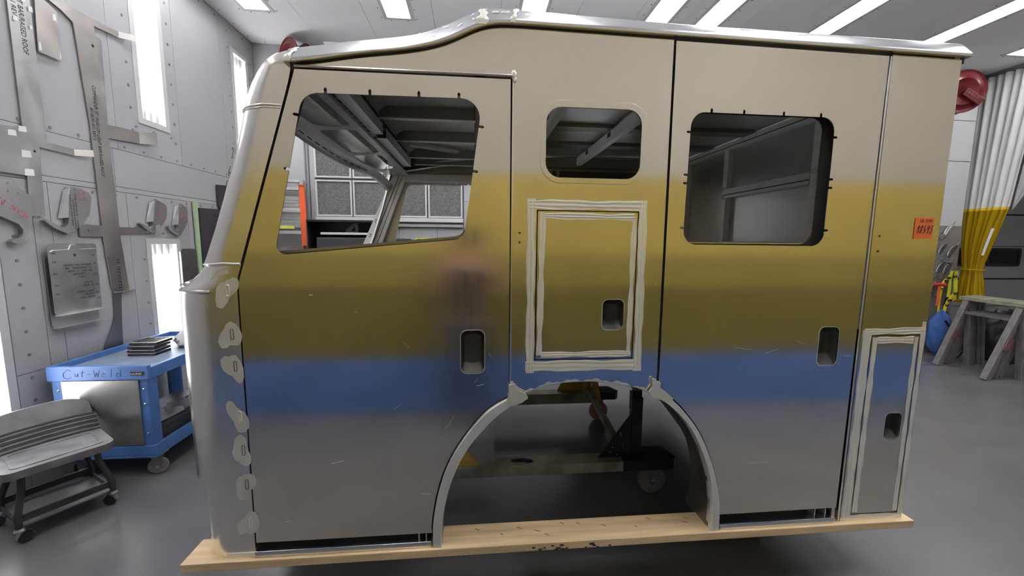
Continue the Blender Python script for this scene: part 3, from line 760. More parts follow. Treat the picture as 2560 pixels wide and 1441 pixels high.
corner = front_sheet([(.70, -.957, -1.272, .22), (.98, -.957, -1.275, .22), (1.25, -.957, -1.278, .22), (1.46, -.957, -1.278, .22), (1.535, -.957, -1.272, .22)], 'front_corner', M_corner)
front_sheet([(.366, -.957, -1.198, .142), (.70, -.957, -1.205, .15)], 'lower_corner', M_corner)
# folded edge down the lower corner and the pocket lip above it
obj('corner_flange', B().tube([(-1.185, .125, .385), (-1.20, .128, .55), (-1.212, .122, .70), (-1.235, .14, .735), (-1.268, .19, .755), (-1.29, .30, .765)], .010, 8), M_rail, cab, smooth=True)
obj('bumper_pocket', B().grid(lambda u, v: (-1.19 - .098 * math.sin(min(1, u * 1.25) * PI / 2) - .006 * math.sin(PI * v), .095 + .235 * u, .745 + .235 * v + (.02 * u if v > .5 else -.01 * u)), 16, 12), M_corner, cab, smooth=True)
obj('lower_front', B().grid(lambda u, v: (-1.215 - .06 * math.sin(u * PI / 2) + .02 * (1 - v), .15 + .30 * u, .52 + .235 * v), 8, 6), M_corner, cab, smooth=True)
obj('pocket_lip', B().tube([(-1.225, .135, .742), (-1.255, .165, .75), (-1.282, .215, .757), (-1.293, .33, .76)], .009, 8), M_rail, cab, smooth=True)
# cowl lip and windscreen base
front_sheet([(1.535, -.957, -1.272, .22), (1.56, -.958, -1.235, .215), (1.60, -.95, -1.185, .20), (1.645, -.935, -1.15, .19)], 'cowl', M_corner)
obj('cowl_lip', B().tube([(-1.06 - .212 * math.sin(t * PI / 2), .22 - .22 * math.cos(t * PI / 2), 1.532) for t in [k / 10 for k in range(11)]] + [(-1.274, .6, 1.532), (-1.274, 1.8, 1.532)], .008, 8), M_rail, cab, smooth=True)
obj('wiper_shelf', B().grid(lambda u, v: (-1.155 - .11 * v, .12 + 2.16 * u, 1.60 - .055 * v), 8, 3), M_corner, cab, smooth=True)
def hb(y): return -.985 + (.075 if y < 1.2 else .15) * ((y - 1.2) / 1.1) ** 2
def hz(y): return 2.315 - (.0 if y < 1.85 else (y - 1.85) ** 2 * .45) - (.0 if y > .55 else (.55 - y) ** 2 * .45)
# --- A pillar and roof front corner (near and far)
def pillar_pts(far):
    lv = [(1.64, -.937, -1.152, .19), (1.66, -.930, -1.142, .185), (1.80, -.886, -1.085, .17), (2.05, -.808, -1.000, .16), (2.20, -.761, -.962, .165), (2.262, -.742, -.950, .17), (2.30, -.730, -.945, .19), (2.36, -.712, -.925, .21), (2.40, -.703, -.900, .21), (2.44, -.703, -.868, .21), (2.468, -.703, -.832, .20), (2.488, -.703, -.785, .18), (2.496, -.703, -.74, .16)]
    def fn(u, v):
        k = u * (len(lv) - 1); a = min(int(k), len(lv) - 2); f = k - a
        z, xd, xf, r = [lv[a][q] * (1 - f) + lv[a + 1][q] * f for q in range(4)]
        xd -= .004
        if far: xf = xd + (xf - xd) * .45; r *= .6
        xc = xd + (xf - xd) * .34; s_ = v * 16
        y0 = 0 if z < 2.41 else .06 * ((z - 2.41) / .086) ** 2.2
        if s_ <= 3: p = (xd + (xc - xd) * s_ / 3, y0, z)
        elif s_ <= 14:
            t = (s_ - 3) / 11 * PI / 2; p = (xc - (xc - xf) * math.sin(t), y0 + r - r * math.cos(t), z)
        else: p = (xf + .02 * (s_ - 14) / 2, r + .02 * (s_ - 14) / 2, z)
        return p if not far else (p[0], 2.4 - p[1], p[2])
    return obj('windscreen_pillar', B().grid(fn, (len(lv) - 1) * 4, 16), M_inrail if far else M_corner, cab, smooth=True)
pil = pillar_pts(False); pillar_pts(True)
def pring(z, xd, xf, r, rad, nm):
    xc = xd + (xf - xd) * .34
    pts = [(xd, -.001, z), (xc, -.001, z + .002)] + [(xc - (xc - xf) * math.sin(t * PI / 20), r - r * math.cos(t * PI / 20) - .001, z - .001 * t) for t in range(1, 9)]
    obj(nm, B().tube(pts, rad, 6), M_sand, pil, smooth=True)
pring(2.265, -.746, -.950, .17, .0045, 'weld_bead'); pring(2.255, -.749, -.951, .17, .003, 'weld_bead'); pring(1.648, -.938, -1.148, .19, .005, 'weld_bead')
def brow(u, v):
    y = .16 + 2.08 * u; h = hb(y)
    p0 = (-.70, 2.497 + .03 * math.sin(PI * u)); p1 = (h + .02, 2.485); p2 = (h - .014, 2.335)
    q = [(1 - v) ** 2 * a + 2 * v * (1 - v) * b_ + v * v * c for a, b_, c in zip(p0, p1, p2)]
    return (q[0], y, q[1])
obj('roof_brow', B().grid(brow, 24, 12), M_corner, cab, smooth=True)
obj('visor_lip', B().tube([(-.915, .135, 2.34), (-.945, .20, 2.315), (-.952, .30, 2.308)], .010, 8), M_rail, cab, smooth=True)
b = B()
for ch, (x, y, z) in zip('26605', [(-1.003, .155, 2.075), (-1.02, .155, 2.0), (-1.035, .155, 1.945), (-1.05, .155, 1.885), (-1.065, .155, 1.825)]):
    strokes(b, ch, lambda u, v: (x + .012 + u * .9, .085 - u * .6 + .0, z + v), .042, .018, 0, .0011, .15)
obj('handwriting', b, M_ink, pil, kind='stuff')
# sanded rosettes over the slots along the corner
slots = [1.535, 1.354, 1.219, 1.003, .852, .697, .521]
for k, z in enumerate(slots):
    b = B(); n = 22; r0 = k * 1.3; x = -1.0 + .004 * k
    n = 40
    def rad(t): return 1 + .16 * math.sin(2 * t + r0) + .14 * math.sin(3 * t + 2 * r0) + .03 * math.sin(5 * t + r0 * 3) + .02 * math.sin(11 * t + r0) 
    pts = [(x, -.0016, z)] + [(x + .038 * rad(2 * PI * j / n) * math.cos(2 * PI * j / n) + .018 * math.sin(2 * PI * j / n) * math.cos(k), -.0011, z + .060 * rad(2 * PI * j / n) * math.sin(2 * PI * j / n)) for j in range(n)]
    b.faces(pts, [(0, 1 + j, 1 + (j + 1) % n) for j in range(n)])
    ro = obj('sanded_rosette', b, M_grind, corner if z > .7 else cab)
    b = B().tube([(x + .008 + .006 * math.cos(2 * PI * j / 14), -.0022, z + .006 + (.016 if math.sin(2 * PI * j / 14) > 0 else -.016) + .006 * math.sin(2 * PI * j / 14)) for j in range(14)], .0012, 4, closed=True)
    obj('plug_weld', b, M_jamb if k % 3 else M_sand, ro if ro.parent == cab else corner)
obj('sanded_rosette', B().faces([(-.985, -.0012, 1.63), (-1.03, -.0012, 1.618), (-1.06, -.0012, 1.575), (-1.075, -.0012, 1.56), (-1.05, -.0012, 1.585), (-1.02, -.0012, 1.598), (-.985, -.0012, 1.61)], [(0, 1, 2, 3, 4, 5, 6)]), M_grind, cab)
obj('corner_foot', B().prism(fil([(-1.08, .385), (-.957, .385), (-.957, .335), (-1.02, .340), (-1.06, .352)], .006, 3), [], 'y', -.003, .006), M_grind, cab)

# --- far side
FM = fil([(-.80, 1.70), (-.045, 1.757), (.030, 2.298), (-.655, 2.292)], [.035, .05, .075, .075], 8)
farp = [(x, panel_top(x)) for x in [-.69 + (2.14 + .69) * k / 60 for k in range(61)]]
FP = [(-.957, .366), (-.19, .366), (-.184, .512), (-.138, .703), (-.066, .851), (.049, .993), (.182, 1.076), (.398, 1.122), (.62, 1.115), (.829, 1.078), (.929, 1.008), (1.046, .867), (1.129, .683), (1.171, .517), (1.179, .366), (2.14, .366)] + farp[::-1] + [(-.70, 2.40), (-.957, 1.568)]
FMt = notched(FM, [(-.59, 2.31), (-.18, 2.31), (-.06, 2.31), (-.72, 2.2), (.02, 1.95)], .014, .016)
far = obj('far_side_panel', B().prism(FP, [FMt, RW], 'y', 2.392, .006), M_int, cab)
# far pillar: grooved extrusion of three strips
def slant(x0a, x0b, x1a, x1b, y, t, nm, m, za=2.385, zb=1.45, par=cab):
    return obj(nm, B().prism([(x0b, zb), (x1b, zb), (x1a, za), (x0a, za)], [], 'y', y, t), m, par)
zb = 1.45; k = (2.385 - 1.45) / (2.388 - 1.748) 
xL = lambda z: -.766 + (-1.056 + .766) * (2.388 - z) / .64
fp = slant(xL(2.385), xL(zb), xL(2.385) + .052, xL(zb) + .098, 2.30, .09, 'far_pillar', M_inrail)
slant(xL(2.385) + .056, xL(zb) + .103, xL(2.385) + .082, xL(zb) + .143, 2.31, .08, 'far_pillar_strip', M_inrail, par=fp)
slant(xL(2.385) + .086, xL(zb) + .148, xL(2.385) + .118, xL(zb) + .190, 2.315, .07, 'far_pillar_strip', M_inrail, par=fp)
obj('bolt_hole', B().cyl((-.945, 2.299, 1.94), (-.945, 2.302, 1.94), .006, n=8).cyl((-.952, 2.299, 1.92), (-.952, 2.302, 1.92), .006, n=8).cyl((-1.0, 2.299, 1.80), (-1.0, 2.302, 1.80), .006, n=8).cyl((-1.008, 2.299, 1.78), (-1.008, 2.302, 1.78), .006, n=8), M_cut, fp, kind='stuff')
fh = obj('far_header', B().box(-.68, .05, 2.32, 2.39, 2.315, 2.385), M_inrail, cab, bevel=.006)
obj('far_header_lip', B().box(-.66, .05, 2.29, 2.36, 2.385, 2.402), M_intdark, fh)
obj('weld_bead', B().sphere((-.70, 2.29, 2.385), .022, (1.6, 1, .8)), M_sand, fh, smooth=True)
obj('far_post', B().box(.005, .16, 2.30, 2.39, .42, 2.55), M_intdark, cab)
# --- windscreen header, console plate with three cut-outs, slotted tube
hd = obj('windscreen_header', B().grid(lambda u, v: (hb(.06 + 2.28 * u) + (-.012, .012, .03, .03, .06)[round(v * 4)], .06 + 2.28 * u, hz(.06 + 2.28 * u) + (.0, -.018, -.012, .028, .045)[round(v * 4)]), 40, 4), M_int, cab, smooth=True)
b = B()
for kk in range(12):
    y = .35 + kk * .13
    b.bar((hb(y) + .0295, y, hz(y) + .012), (hb(y + .075) + .0295, y + .075, hz(y + .075) + .012), .004, .006)
obj('slot', b, M_cut, hd, kind='stuff')
CP = [(hb(y) + .045, y) for y in [.08 + 2.24 * k / 20 for k in range(21)]] + [(-.612, 2.30), (-.612, .05)]
cuts = [fil([(-.86, .10), (-.655, .05), (-.655, .60), (-.72, .63), (-.86, .63)], .055, 6), fil([(-.875, .72), (-.655, .68), (-.655, 1.24), (-.72, 1.30), (-.875, 1.31)], .055, 6), fil([(-.885, 1.40), (-.665, 1.34), (-.665, 1.86), (-.74, 1.95), (-.90, 1.97)], .055, 6)]
con = obj('overhead_console', B().prism(CP, cuts, 'z', 2.358, .004), M_int, cab)
obj('console_lip', B().prism([(x - .0, y) for x, y in [(-.655, .05), (-.612, .05), (-.612, 2.2), (-.655, 2.2)]], [], 'z', 2.352, .005), M_int, con)
b = B()
for yy0, yy1 in ((.05, .64), (.69, 1.3), (1.36, 1.96)): b.box(-.76, -.754, yy0, yy1, 2.40, 2.43)
obj('stiffener', b, M_alu, con)
obj('roof_liner', B().box(-.80, -.60, .12, 2.28, 2.442, 2.446), M_intdark, con)
for y0, y1 in ((.05, .82), (.92, 1.86)):
    b = B(); x0, x1, z0, z1, t = -.606, -.540, 2.372, 2.432, .003
    b.box(x0, x1, y0, y1, z0, z0 + t); b.box(x0, x0 + t, y0, y1, z0 + t, z1); b.box(x1 - t, x1, y0, y1, z0 + t, z1); b.box(x0 + t, x1 - t, y0, y1, z1 - t, z1)
    obj('slotted_tube', b, M_inrail, con)
b = B()
for kk in range(22):
    y = .08 + kk * .082
    if .74 < y < .9: continue
    b.box(-.614, -.603, y, y + .05, 2.3715, 2.376)
obj('notch_strip', b, M_jamb, con, kind='stuff')
# --- roof bows over the front seats
for k, (yl, zl) in enumerate(((.34, 2.455), (.80, 2.452), (1.33, 2.450), (1.90, 2.448), (2.20, 2.446))):
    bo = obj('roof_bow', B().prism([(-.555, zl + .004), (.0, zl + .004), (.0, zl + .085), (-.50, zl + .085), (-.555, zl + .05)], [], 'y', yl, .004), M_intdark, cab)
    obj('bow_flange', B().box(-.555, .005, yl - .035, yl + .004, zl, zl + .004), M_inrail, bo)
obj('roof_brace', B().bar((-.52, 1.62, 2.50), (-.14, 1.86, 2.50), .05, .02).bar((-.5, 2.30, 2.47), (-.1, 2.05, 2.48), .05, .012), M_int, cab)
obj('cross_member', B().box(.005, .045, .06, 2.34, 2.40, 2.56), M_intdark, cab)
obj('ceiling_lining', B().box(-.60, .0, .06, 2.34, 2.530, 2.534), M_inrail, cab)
obj('ceiling_lining', B().box(.05, 2.13, .06, 2.34, 2.598, 2.602), M_int, cab)
# --- roof beams above the middle and rear windows
for x, z, w in ((.50, 2.50, .06), (1.03, 2.50, .05)):
    rb = obj('roof_beam', B().box(x - w / 2, x + w / 2, .07, 2.33, z, z + .075), M_inrail, cab, bevel=.004)
    b = B()
    for y in ((.55, .70, .92, 1.5) if x < .8 else (.5, 1.30, 1.9)):
        b.bar((x - w / 2 - .0008, y, z + .05), (x - w / 2 - .0008, y + .07, z + .05), .002, .035)
    obj('lightening_hole', b, M_cut, rb, kind='stuff')
for y in (.72, 1.25, 1.78):
    obj('roof_rib', B().box(.06, 2.12, y, y + .12, 2.575, 2.596), M_intdark, cab)
for x in (1.07, -.30): obj('cross_beam', B().box(x, x + .08, .80, 2.10, .757, .80), M_intdark, cab)
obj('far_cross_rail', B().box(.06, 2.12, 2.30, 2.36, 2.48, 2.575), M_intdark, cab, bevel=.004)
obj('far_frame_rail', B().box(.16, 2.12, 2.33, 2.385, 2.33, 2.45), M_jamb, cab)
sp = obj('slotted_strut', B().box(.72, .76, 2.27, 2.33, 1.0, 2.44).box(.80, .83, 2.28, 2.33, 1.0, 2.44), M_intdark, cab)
obj('strut_slot', B().box(.735, .745, 2.268, 2.2705, 1.9, 1.92).box(.735, .745, 2.268, 2.2705, 2.3, 2.32).box(.735, .745, 2.268, 2.2705, 2.2, 2.22).box(.735, .745, 2.268, 2.2705, 2.1, 2.12), M_cut, sp, kind='stuff')
# --- frame against the rear wall
fr = obj('rear_top_rail', B().box(2.085, 2.14, .06, 2.34, 2.515, 2.572), M_inrail, cab, bevel=.004)
obj('rail_groove', B().box(2.0835, 2.0855, .06, 2.34, 2.535, 2.541), M_jamb, fr)
fr = obj('rear_mid_rail', B().box(2.085, 2.14, .68, 1.56, 2.125, 2.200), M_inrail, cab, bevel=.004)
obj('rail_groove', B().box(2.0835, 2.0855, .68, 1.56, 2.147, 2.154), M_jamb, fr)
for y0, y1 in ((.62, .68), (1.53, 1.585), (2.18, 2.21)):
    p = obj('rear_post', B().box(2.09, 2.14, y0, y1, .42, 2.515), M_inrail, cab, bevel=.004)
    for z in (2.13, 2.2, 2.51):
        if y0 < 2: obj('weld_bead', B().sphere((2.088, (y0 + y1) / 2, z), .014, (.6, 1.4, 1)), M_sand, p, smooth=True)
obj('rear_low_rail', B().box(2.09, 2.14, .68, 1.53, 1.735, 1.765), M_inrail, cab)

# ============================================================ PLANK AND DOLLY UNDER THE CAB
tag(obj('plank', B().box(-1.252, 2.215, -.026, .125, .327, .3645), M_wood, bevel=.003), 'long pale pine plank lying under the sill of the aluminium cab', 'plank')
pk = bpy.data.objects['plank']
b = B()
for x, y, a in ((.0, .09, .02), (.28, .06, .03), (.33, .03, .02), (.42, .10, .015), (.62, .07, .02), (.78, .05, .012), (1.03, .06, .025), (1.05, .09, .02), (.12, .05, .012), (.20, .085, .025), (.50, .095, .014), (.86, .10, .018)):
    b.faces([(x, y, .3648), (x + a, y - .012, .3648), (x + a * 1.2, y - .008, .3648), (x + .004, y + .005, .3648)], [(0, 1, 2, 3)])
obj('knot', b, mat('wood_knot', (.30, .17, .08), .7), pk, kind='stuff')
b = B()
for k in range(16):
    x = .27 + .025 * k * random.uniform(.6, 1.3); z = .328 + random.uniform(0, .022); b.sphere((x, -.0265, z), random.uniform(.003, .008), (1.6, .5, .8), 6)
obj('bark_stain', b, M_ink, pk, kind='stuff')
dl = thing('cab_dolly', 'dirty steel dolly on casters carrying the cab, with black and yellow gussets', 'dolly', (.4, 1.4, 0))
def caster(parent, x, y, r, w, ztop, mt, ang=0.0, name='caster'):
    c = obj(name, B().box(x - .05, x + .05, y - .045, y + .045, ztop - .008, ztop), M_zinc, parent)
    M = Matrix.Translation((x, y, r)) @ Matrix.Rotation(ang, 4, 'Z')
    off = r * .28
    b = B(M); h = ztop - .008 - r
    for sx in (-1, 1):
        b.faces([(-.02, sx * (w / 2 + .006), -.012), (.02, sx * (w / 2 + .006), -.012), (.035, sx * (w / 2 + .006), h), (-.035, sx * (w / 2 + .006), h),
                 (-.02, sx * (w / 2 + .01), -.012), (.02, sx * (w / 2 + .01), -.012), (.035, sx * (w / 2 + .01), h), (-.035, sx * (w / 2 + .01), h)],
                [(0, 1, 2, 3), (4, 5, 6, 7), (0, 1, 5, 4), (1, 2, 6, 5), (2, 3, 7, 6), (3, 0, 4, 7)])
    obj('fork', b, M_steeld, c)
    b = B(M).lathe([(r * .42, -w / 2), (r * .80, -w / 2), (r * .96, -w / 2 + .006), (r, -w / 4), (r, w / 4), (r * .96, w / 2 - .006), (r * .80, w / 2), (r * .42, w / 2)], (0, 0, 0), (0, 1, 0), 26)
    obj('wheel', b, mt, c, smooth=True)
    b = B(M).lathe([(r * .12, -w / 2 - .012), (r * .2, -w / 2 - .010), (r * .22, -w / 2 - .002), (r * .44, -w / 2 + .004), (r * .44, w / 2 - .004), (r * .2, w / 2 + .008)], (0, 0, 0), (0, 1, 0), 18)
    obj('hub', b, M_zinc, c, smooth=True)
    return c
ZT = .272
b = B().box(-.75, 1.20, .77, .895, .20, ZT); bm_ = obj('beam', b, M_olive, dl, bevel=.006)
b = B().box(-.75, 1.16, 1.92, 2.045, .20, ZT + .03); bm2 = obj('beam', b, M_olive, dl, bevel=.006)
obj('end_plate', B().prism(fil([(1.0, .765), (1.36, .765), (1.385, .80), (1.34, .95), (1.02, .95)], .01, 3), [], 'z', .205, .072), M_bsteel, dl, bevel=.004)
obj('end_plate', B().prism(fil([(1.06, 1.95), (1.36, 1.93), (1.40, 1.97), (1.34, 2.10), (1.08, 2.10)], .01, 3), [], 'z', .225, .075), M_bsteel, dl, bevel=.004)
ps = obj('post', B().box(1.075, 1.145, .82, .885, ZT, .70), M_bsteel, dl, bevel=.005)
obj('post_sleeve', B().box(1.085, 1.135, .825, .875, .70, .757).box(1.07, 1.078, .83, .88, .60, .735), M_bsteel, ps)
obj('gusset', B().prism([(.845, ZT), (1.08, ZT), (1.08, .60)], [], 'y', .832, .008), M_bsteel, dl)
b = B()
for x, z in ((.945, .345), (1.0, .44), (.995, .45), (1.0, .43), (1.02, .36), (.98, .29), (.93, .31)): b.cyl((x, .8315, z), (x, .830, z), .004, n=6)
obj('paint_fleck', b, M_frame, dl, kind='stuff')
obj('gusset', B().prism([(-.16, ZT), (.03, ZT), (-.03, .35), (-.12, .46)], [], 'y', .80, .01), M_yel, dl)
obj('post', B().box(-.30, -.22, .82, .885, ZT, .757), M_yel, dl, bevel=.005)
obj('grease_lump', B().sphere((.31, .84, ZT), .03, (2.4, .8, .35), 10).sphere((.36, .82, ZT + .004), .022, (1.6, .8, .5), 8), M_black, bm_, smooth=True)
# far side: yellow bracket with its ribs
br = obj('yellow_bracket', B().prism([(.80, .302), (1.06, .302), (1.06, .46), (.885, .46)], [], 'y', 2.0, .01), M_yel, dl)
obj('rib', B().box(1.04, 1.075, 1.93, 2.0, .302, .50), M_yel, br)
obj('rib', B().prism([(1.12, .46), (1.175, .46), (1.225, .20), (1.15, .24)], [], 'y', 1.93, .02), M_yel, br)
obj('post', B().box(1.07, 1.14, 1.98, 2.05, .302, .757), M_yel, dl, bevel=.005)
obj('brace_rod', B().bar((1.10, 1.93, .325), (1.02, .885, .30), .045, .045), M_olive, dl)
obj('cross_tube', B().box(-.55, -.47, .895, 1.92, .205, .27), M_olive, dl, bevel=.005)
caster(dl, 1.235, .83, .098, .05, .205, M_grey_w, .0); caster(dl, 1.215, 1.99, .095, .05, .225, M_orange_w, .12)
caster(dl, -.62, .83, .098, .05, .20, M_grey_w, .3); caster(dl, -.62, 1.99, .098, .05, .20, M_orange_w, .0)
# sticky note
nt = obj('paper_note', B().faces([(2.036, -.003, 1.779), (2.133, -.003, 1.781), (2.131, -.0045, 1.879), (2.037, -.0035, 1.877), (2.036, -.0026, 1.779), (2.133, -.0026, 1.781), (2.131, -.0041, 1.879), (2.037, -.0031, 1.877)],
    [(0, 1, 2, 3), (4, 5, 6, 7), (0, 1, 5, 4), (1, 2, 6, 5), (2, 3, 7, 6), (3, 0, 4, 7)]), M_note)
tag(nt, 'orange paper note with handwritten number stuck on rear panel of the cab', 'note')
b = B(); strokes(b, '98593', lambda u, v: (2.043 + u, -.0048, 1.806 + v), .036, .0130, .0042, .0019, .25)
strokes(b, 'RB', lambda u, v: (2.060 + u, -.0052, 1.856 + v), .014, .008, .003, .0011, .2); strokes(b, '5/23', lambda u, v: (2.088 + u, -.0052, 1.858 + v), .012, .0065, .0018, .0010, .25)
obj('handwriting', b, M_notetxt, nt)

# ============================================================ BLUE CART AND WHAT IS ON IT
X0, X1, Y0, Y1 = -2.945, -2.292, 1.25, 2.38
ct = thing('utility_cart', 'blue plastic two-shelf utility cart against the left wall', 'cart', ((X0 + X1) / 2, (Y0 + Y1) / 2, 0))
b = B().box(X0, X1, Y0, Y0 + .03, .752, .855).box(X0, X1, Y1 - .03, Y1, .752, .855).box(X0, X0 + .03, Y0 + .03, Y1 - .03, .752, .855).box(X1 - .03, X1, Y0 + .03, Y1 - .03, .752, .835)
obj('top_rim', b, M_blue, ct, bevel=.006)
obj('top_shelf', B().box(X0 + .03, X1 - .03, Y0 + .03, Y1 - .03, .765, .815), M_bluetop, ct)
b = B().box(X0 + .01, X1 - .005, Y0 + .005, Y1 - .005, .165, .185)
for a in ((X0 + .01, X1 - .005, Y0 + .005, Y0 + .03), (X0 + .01, X1 - .005, Y1 - .03, Y1 - .005), (X0 + .01, X0 + .035, Y0 + .03, Y1 - .03), (X1 - .03, X1 - .005, Y0 + .03, Y1 - .03)): b.box(*a, .185, .258)
obj('lower_shelf', b, M_blue, ct, bevel=.005)
for sx, x in ((1, X0 + .012), (-1, X1 - .012)):
    for sy, y in ((1, Y0 + .012), (-1, Y1 - .012)):
        b = B().prism(fil([(x, y), (x + sx * .085, y), (x + sx * .085, y + sy * .03), (x + sx * .03, y + sy * .085), (x, y + sy * .085)], .012, 3), [], 'z', .258, .496)
        obj('post', b, M_blue, ct)
sp_ = obj('side_plate', B().box(X0 + .085, X1 - .075, Y0 + .004, Y0 + .009, .265, .748), M_plate, ct, label='scuffed aluminium plate screwed to the cart end')
b = B()
for z in (.68, .57, .35):
    for x in (X0 + .055, X1 - .045): b.lathe([(.010, 0), (.009, -.004), (.004, -.007)], (x, Y0 + .012, z), (0, 1, 0), 8)
obj('bolt', b, M_chrome, ct, kind='stuff')
b = B(); strokes(b, 'C', lambda u, v: (X0 + .10 + u, Y0 - .0008, .768 + v), .068, .06, .0, .0022, .1)
strokes(b, 'ut', lambda u, v: (X0 + .178 + u, Y0 - .0008, .782 + v), .045, .026, .008, .0015, .2); strokes(b, '-', lambda u, v: (X0 + .255 + u, Y0 - .0008, .785 + v), .03, .03, 0, .0015, .2)
strokes(b, 'Weld', lambda u, v: (X0 + .30 + u, Y0 - .0008, .778 + v), .052, .035, .012, .0012, .1)
obj('handwriting', b, mat('faded_purple_marker', (.12, .15, .32), .6), ct)
bd = obj('badge', B().box(X1 - .115, X1 - .028, Y0 - .003, Y0, .785, .812), M_blackp, ct)
lettering('badge_letters', 'ULINE', .021, (X1 - .112, Y0 - .0035, .791), (1, 0, 0), (0, 0, 1), M_frame, bd, squeeze=1.25)
for x, y, a in ((X1 - .06, Y0 + .09, .35), (X0 + .09, Y0 + .09, .1), (X1 - .06, Y1 - .09, .9), (X0 + .09, Y1 - .09, .2)):
    caster(ct, x, y, .062, .032, .165, M_grey_w if a == .35 else M_black, a)
# dark ribbed trays
for k in range(4):
    z = .8155 + k * .0285; dx = (.0, .006, -.004, .01)[k]; dy = (0, -.01, .006, .012)[k]
    nm = ('bottom', 'second from the bottom', 'third from the bottom', 'topmost')[k]
    t = thing('metal_tray', 'dark perforated metal tray on the blue cart, %s of its stack' % nm, 'tray', (-2.63 + dx, 1.73 + dy, z), 'dark trays stacked on the cart')
    b = B(); x0, x1, y0, y1 = -2.735 + dx, -2.535 + dx, 1.645 + dy, 1.815 + dy
    b.box(x0, x1, y0, y1, z, z + .003)
    for a in ((x0, x1, y0, y0 + .004), (x0, x1, y1 - .004, y1), (x0, x0 + .004, y0 + .004, y1 - .004), (x1 - .004, x1, y0 + .004, y1 - .004)): b.box(*a, z + .003, z + .019)
    obj('pan', b, M_bsteel, t)
    b = B()
    for q in range(5):
        xx = x0 + .024 + q * .038; b.box(xx - .011, xx + .011, y0 - .0015, y0 + .001, z + .006, z + .019); b.box(xx - .012, xx + .012, y0 + .02, y1 - .02, z + .016, z + .020)
    obj('rib', b, M_black, t)
    obj('lip', B().prism([(x0 - .004, y0 - .004), (x1 + .004, y0 - .004), (x1 + .004, y1 + .004), (x0 - .004, y1 + .004)], [[(x0 + .004, y0 + .004), (x1 - .004, y0 + .004), (x1 - .004, y1 - .004), (x0 + .004, y1 - .004)]], 'z', z + .019, .003), M_steel, t)
# bag of parts
def blob(nm, c, r, m, amp, seed, parent=None, n=28, flat=None):
    b = B(); c = Vector(c); rnd = random.Random(seed); ph = [rnd.uniform(0, 6) for _ in range(6)]
    def fn(u, v):
        t = 2 * PI * u; p = PI * max(.003, min(.997, v))
        k = 1 + amp * (math.sin(3 * t + ph[0] + 2 * p) + .7 * math.sin(5 * t - 4 * p + ph[1]) + .5 * math.sin(9 * t + 7 * p + ph[2]) + .4 * math.sin(11 * p + ph[3] - 2 * t))
        q = Vector((r[0] * math.sin(p) * math.cos(t) * k, r[1] * math.sin(p) * math.sin(t) * k, r[2] * math.cos(p) * k)) + c
        if flat is not None: q.z = max(q.z, flat)
        return q
    b.grid(fn, n, n // 2, True); return obj(nm, b, m, parent, smooth=True)
bg = blob('plastic_bag', (-2.505, 2.03, .865), (.105, .165, .072), M_clearbag, .09, 3, flat=.8155)
tag(bg, 'crumpled clear plastic bag of small parts on the blue cart top', 'plastic bag')
b = B()
for k in range(10):
    a = random.uniform(0, 6); p = Vector((-2.505 + .05 * math.cos(a), 2.03 + .1 * math.sin(a), .835)); b.bar(p, p + Vector((.05 * math.cos(k), .05 * math.sin(k), .02)), .012, .006)
obj('packed_parts', b, M_steeld, bg, kind='stuff')
# things on the lower shelf
cs = obj('tool_case', B().box(-2.56, -2.345, 1.33, 1.92, .187, .365), M_blackp, bevel=.02); tag(cs, 'black plastic tool case on lower shelf of the blue cart', 'tool case')
obj('lid_seam', B().box(-2.562, -2.343, 1.328, 1.922, .318, .323), M_black, cs)
pb = obj('metal_bracket', B().prism(fil([(-2.58, 1.36), (-2.36, 1.36), (-2.335, 1.62), (-2.40, 1.70), (-2.60, 1.60)], .015, 3), [[(-2.46 + .02 * math.cos(t), 1.5 + .02 * math.sin(t)) for t in [k * PI / 5 for k in range(10)]]], 'z', .370, .004), M_steeld)
tag(pb, 'flat grey metal bracket lying on the black case in the cart', 'bracket')
obj('flange', B().prism([(1.60, .374), (1.72, .374), (1.68, .43), (1.63, .43)], [], 'x', -2.47, .004), M_steel, pb)
tag(obj('metal_channel', B().box(-2.84, -2.60, 1.5, 2.25, .187, .30).box(-2.60, -2.596, 1.5, 2.25, .187, .33), M_steeld), 'long grey metal channel lying deep on the cart lower shelf', 'channel')
tag(obj('metal_offcut', B().box(-2.53, -2.35, 1.94, 2.28, .187, .35).bar((-2.34, 1.96, .356), (-2.36, 2.26, .40), .03, .004), M_steel), 'grey sheet metal offcut behind the black case in the cart', 'offcut')

# ============================================================ ROLLING STOOL
F = Vector((.54, .84, 0)).normalized(); D = Vector((-.84, .54, 0)).normalized()
def sM(): return Matrix(((F.x, D.x, 0, -2.615), (F.y, D.y, 0, .905), (0, 0, 1, 0), (0, 0, 0, 1)))
st = thing('rolling_stool', 'low black mechanic stool with ribbed backrest on casters beside the blue cart', 'stool', (-2.615, .905, 0))
SMt = sM()
def seatpt(u, v, z0):
    return None
so = fil([(-.245, -.185), (.225, -.215), (.255, .165), (-.215, .185)], [.05, .06, .05, .05], 6)
b = B(SMt).prism(so, [], 'z', .392, .046); obj('seat', b, M_seat, st, bevel=.010)
b = B(SMt).prism(fil([(-.20, -.145), (.185, -.165), (.205, .10), (-.175, .12)], .03, 5), [fil([(-.185, -.13), (.17, -.15), (.19, .085), (-.16, .105)], .025, 5)], 'z', .4375, .004); obj('seat_ridge', b, M_seat, st)
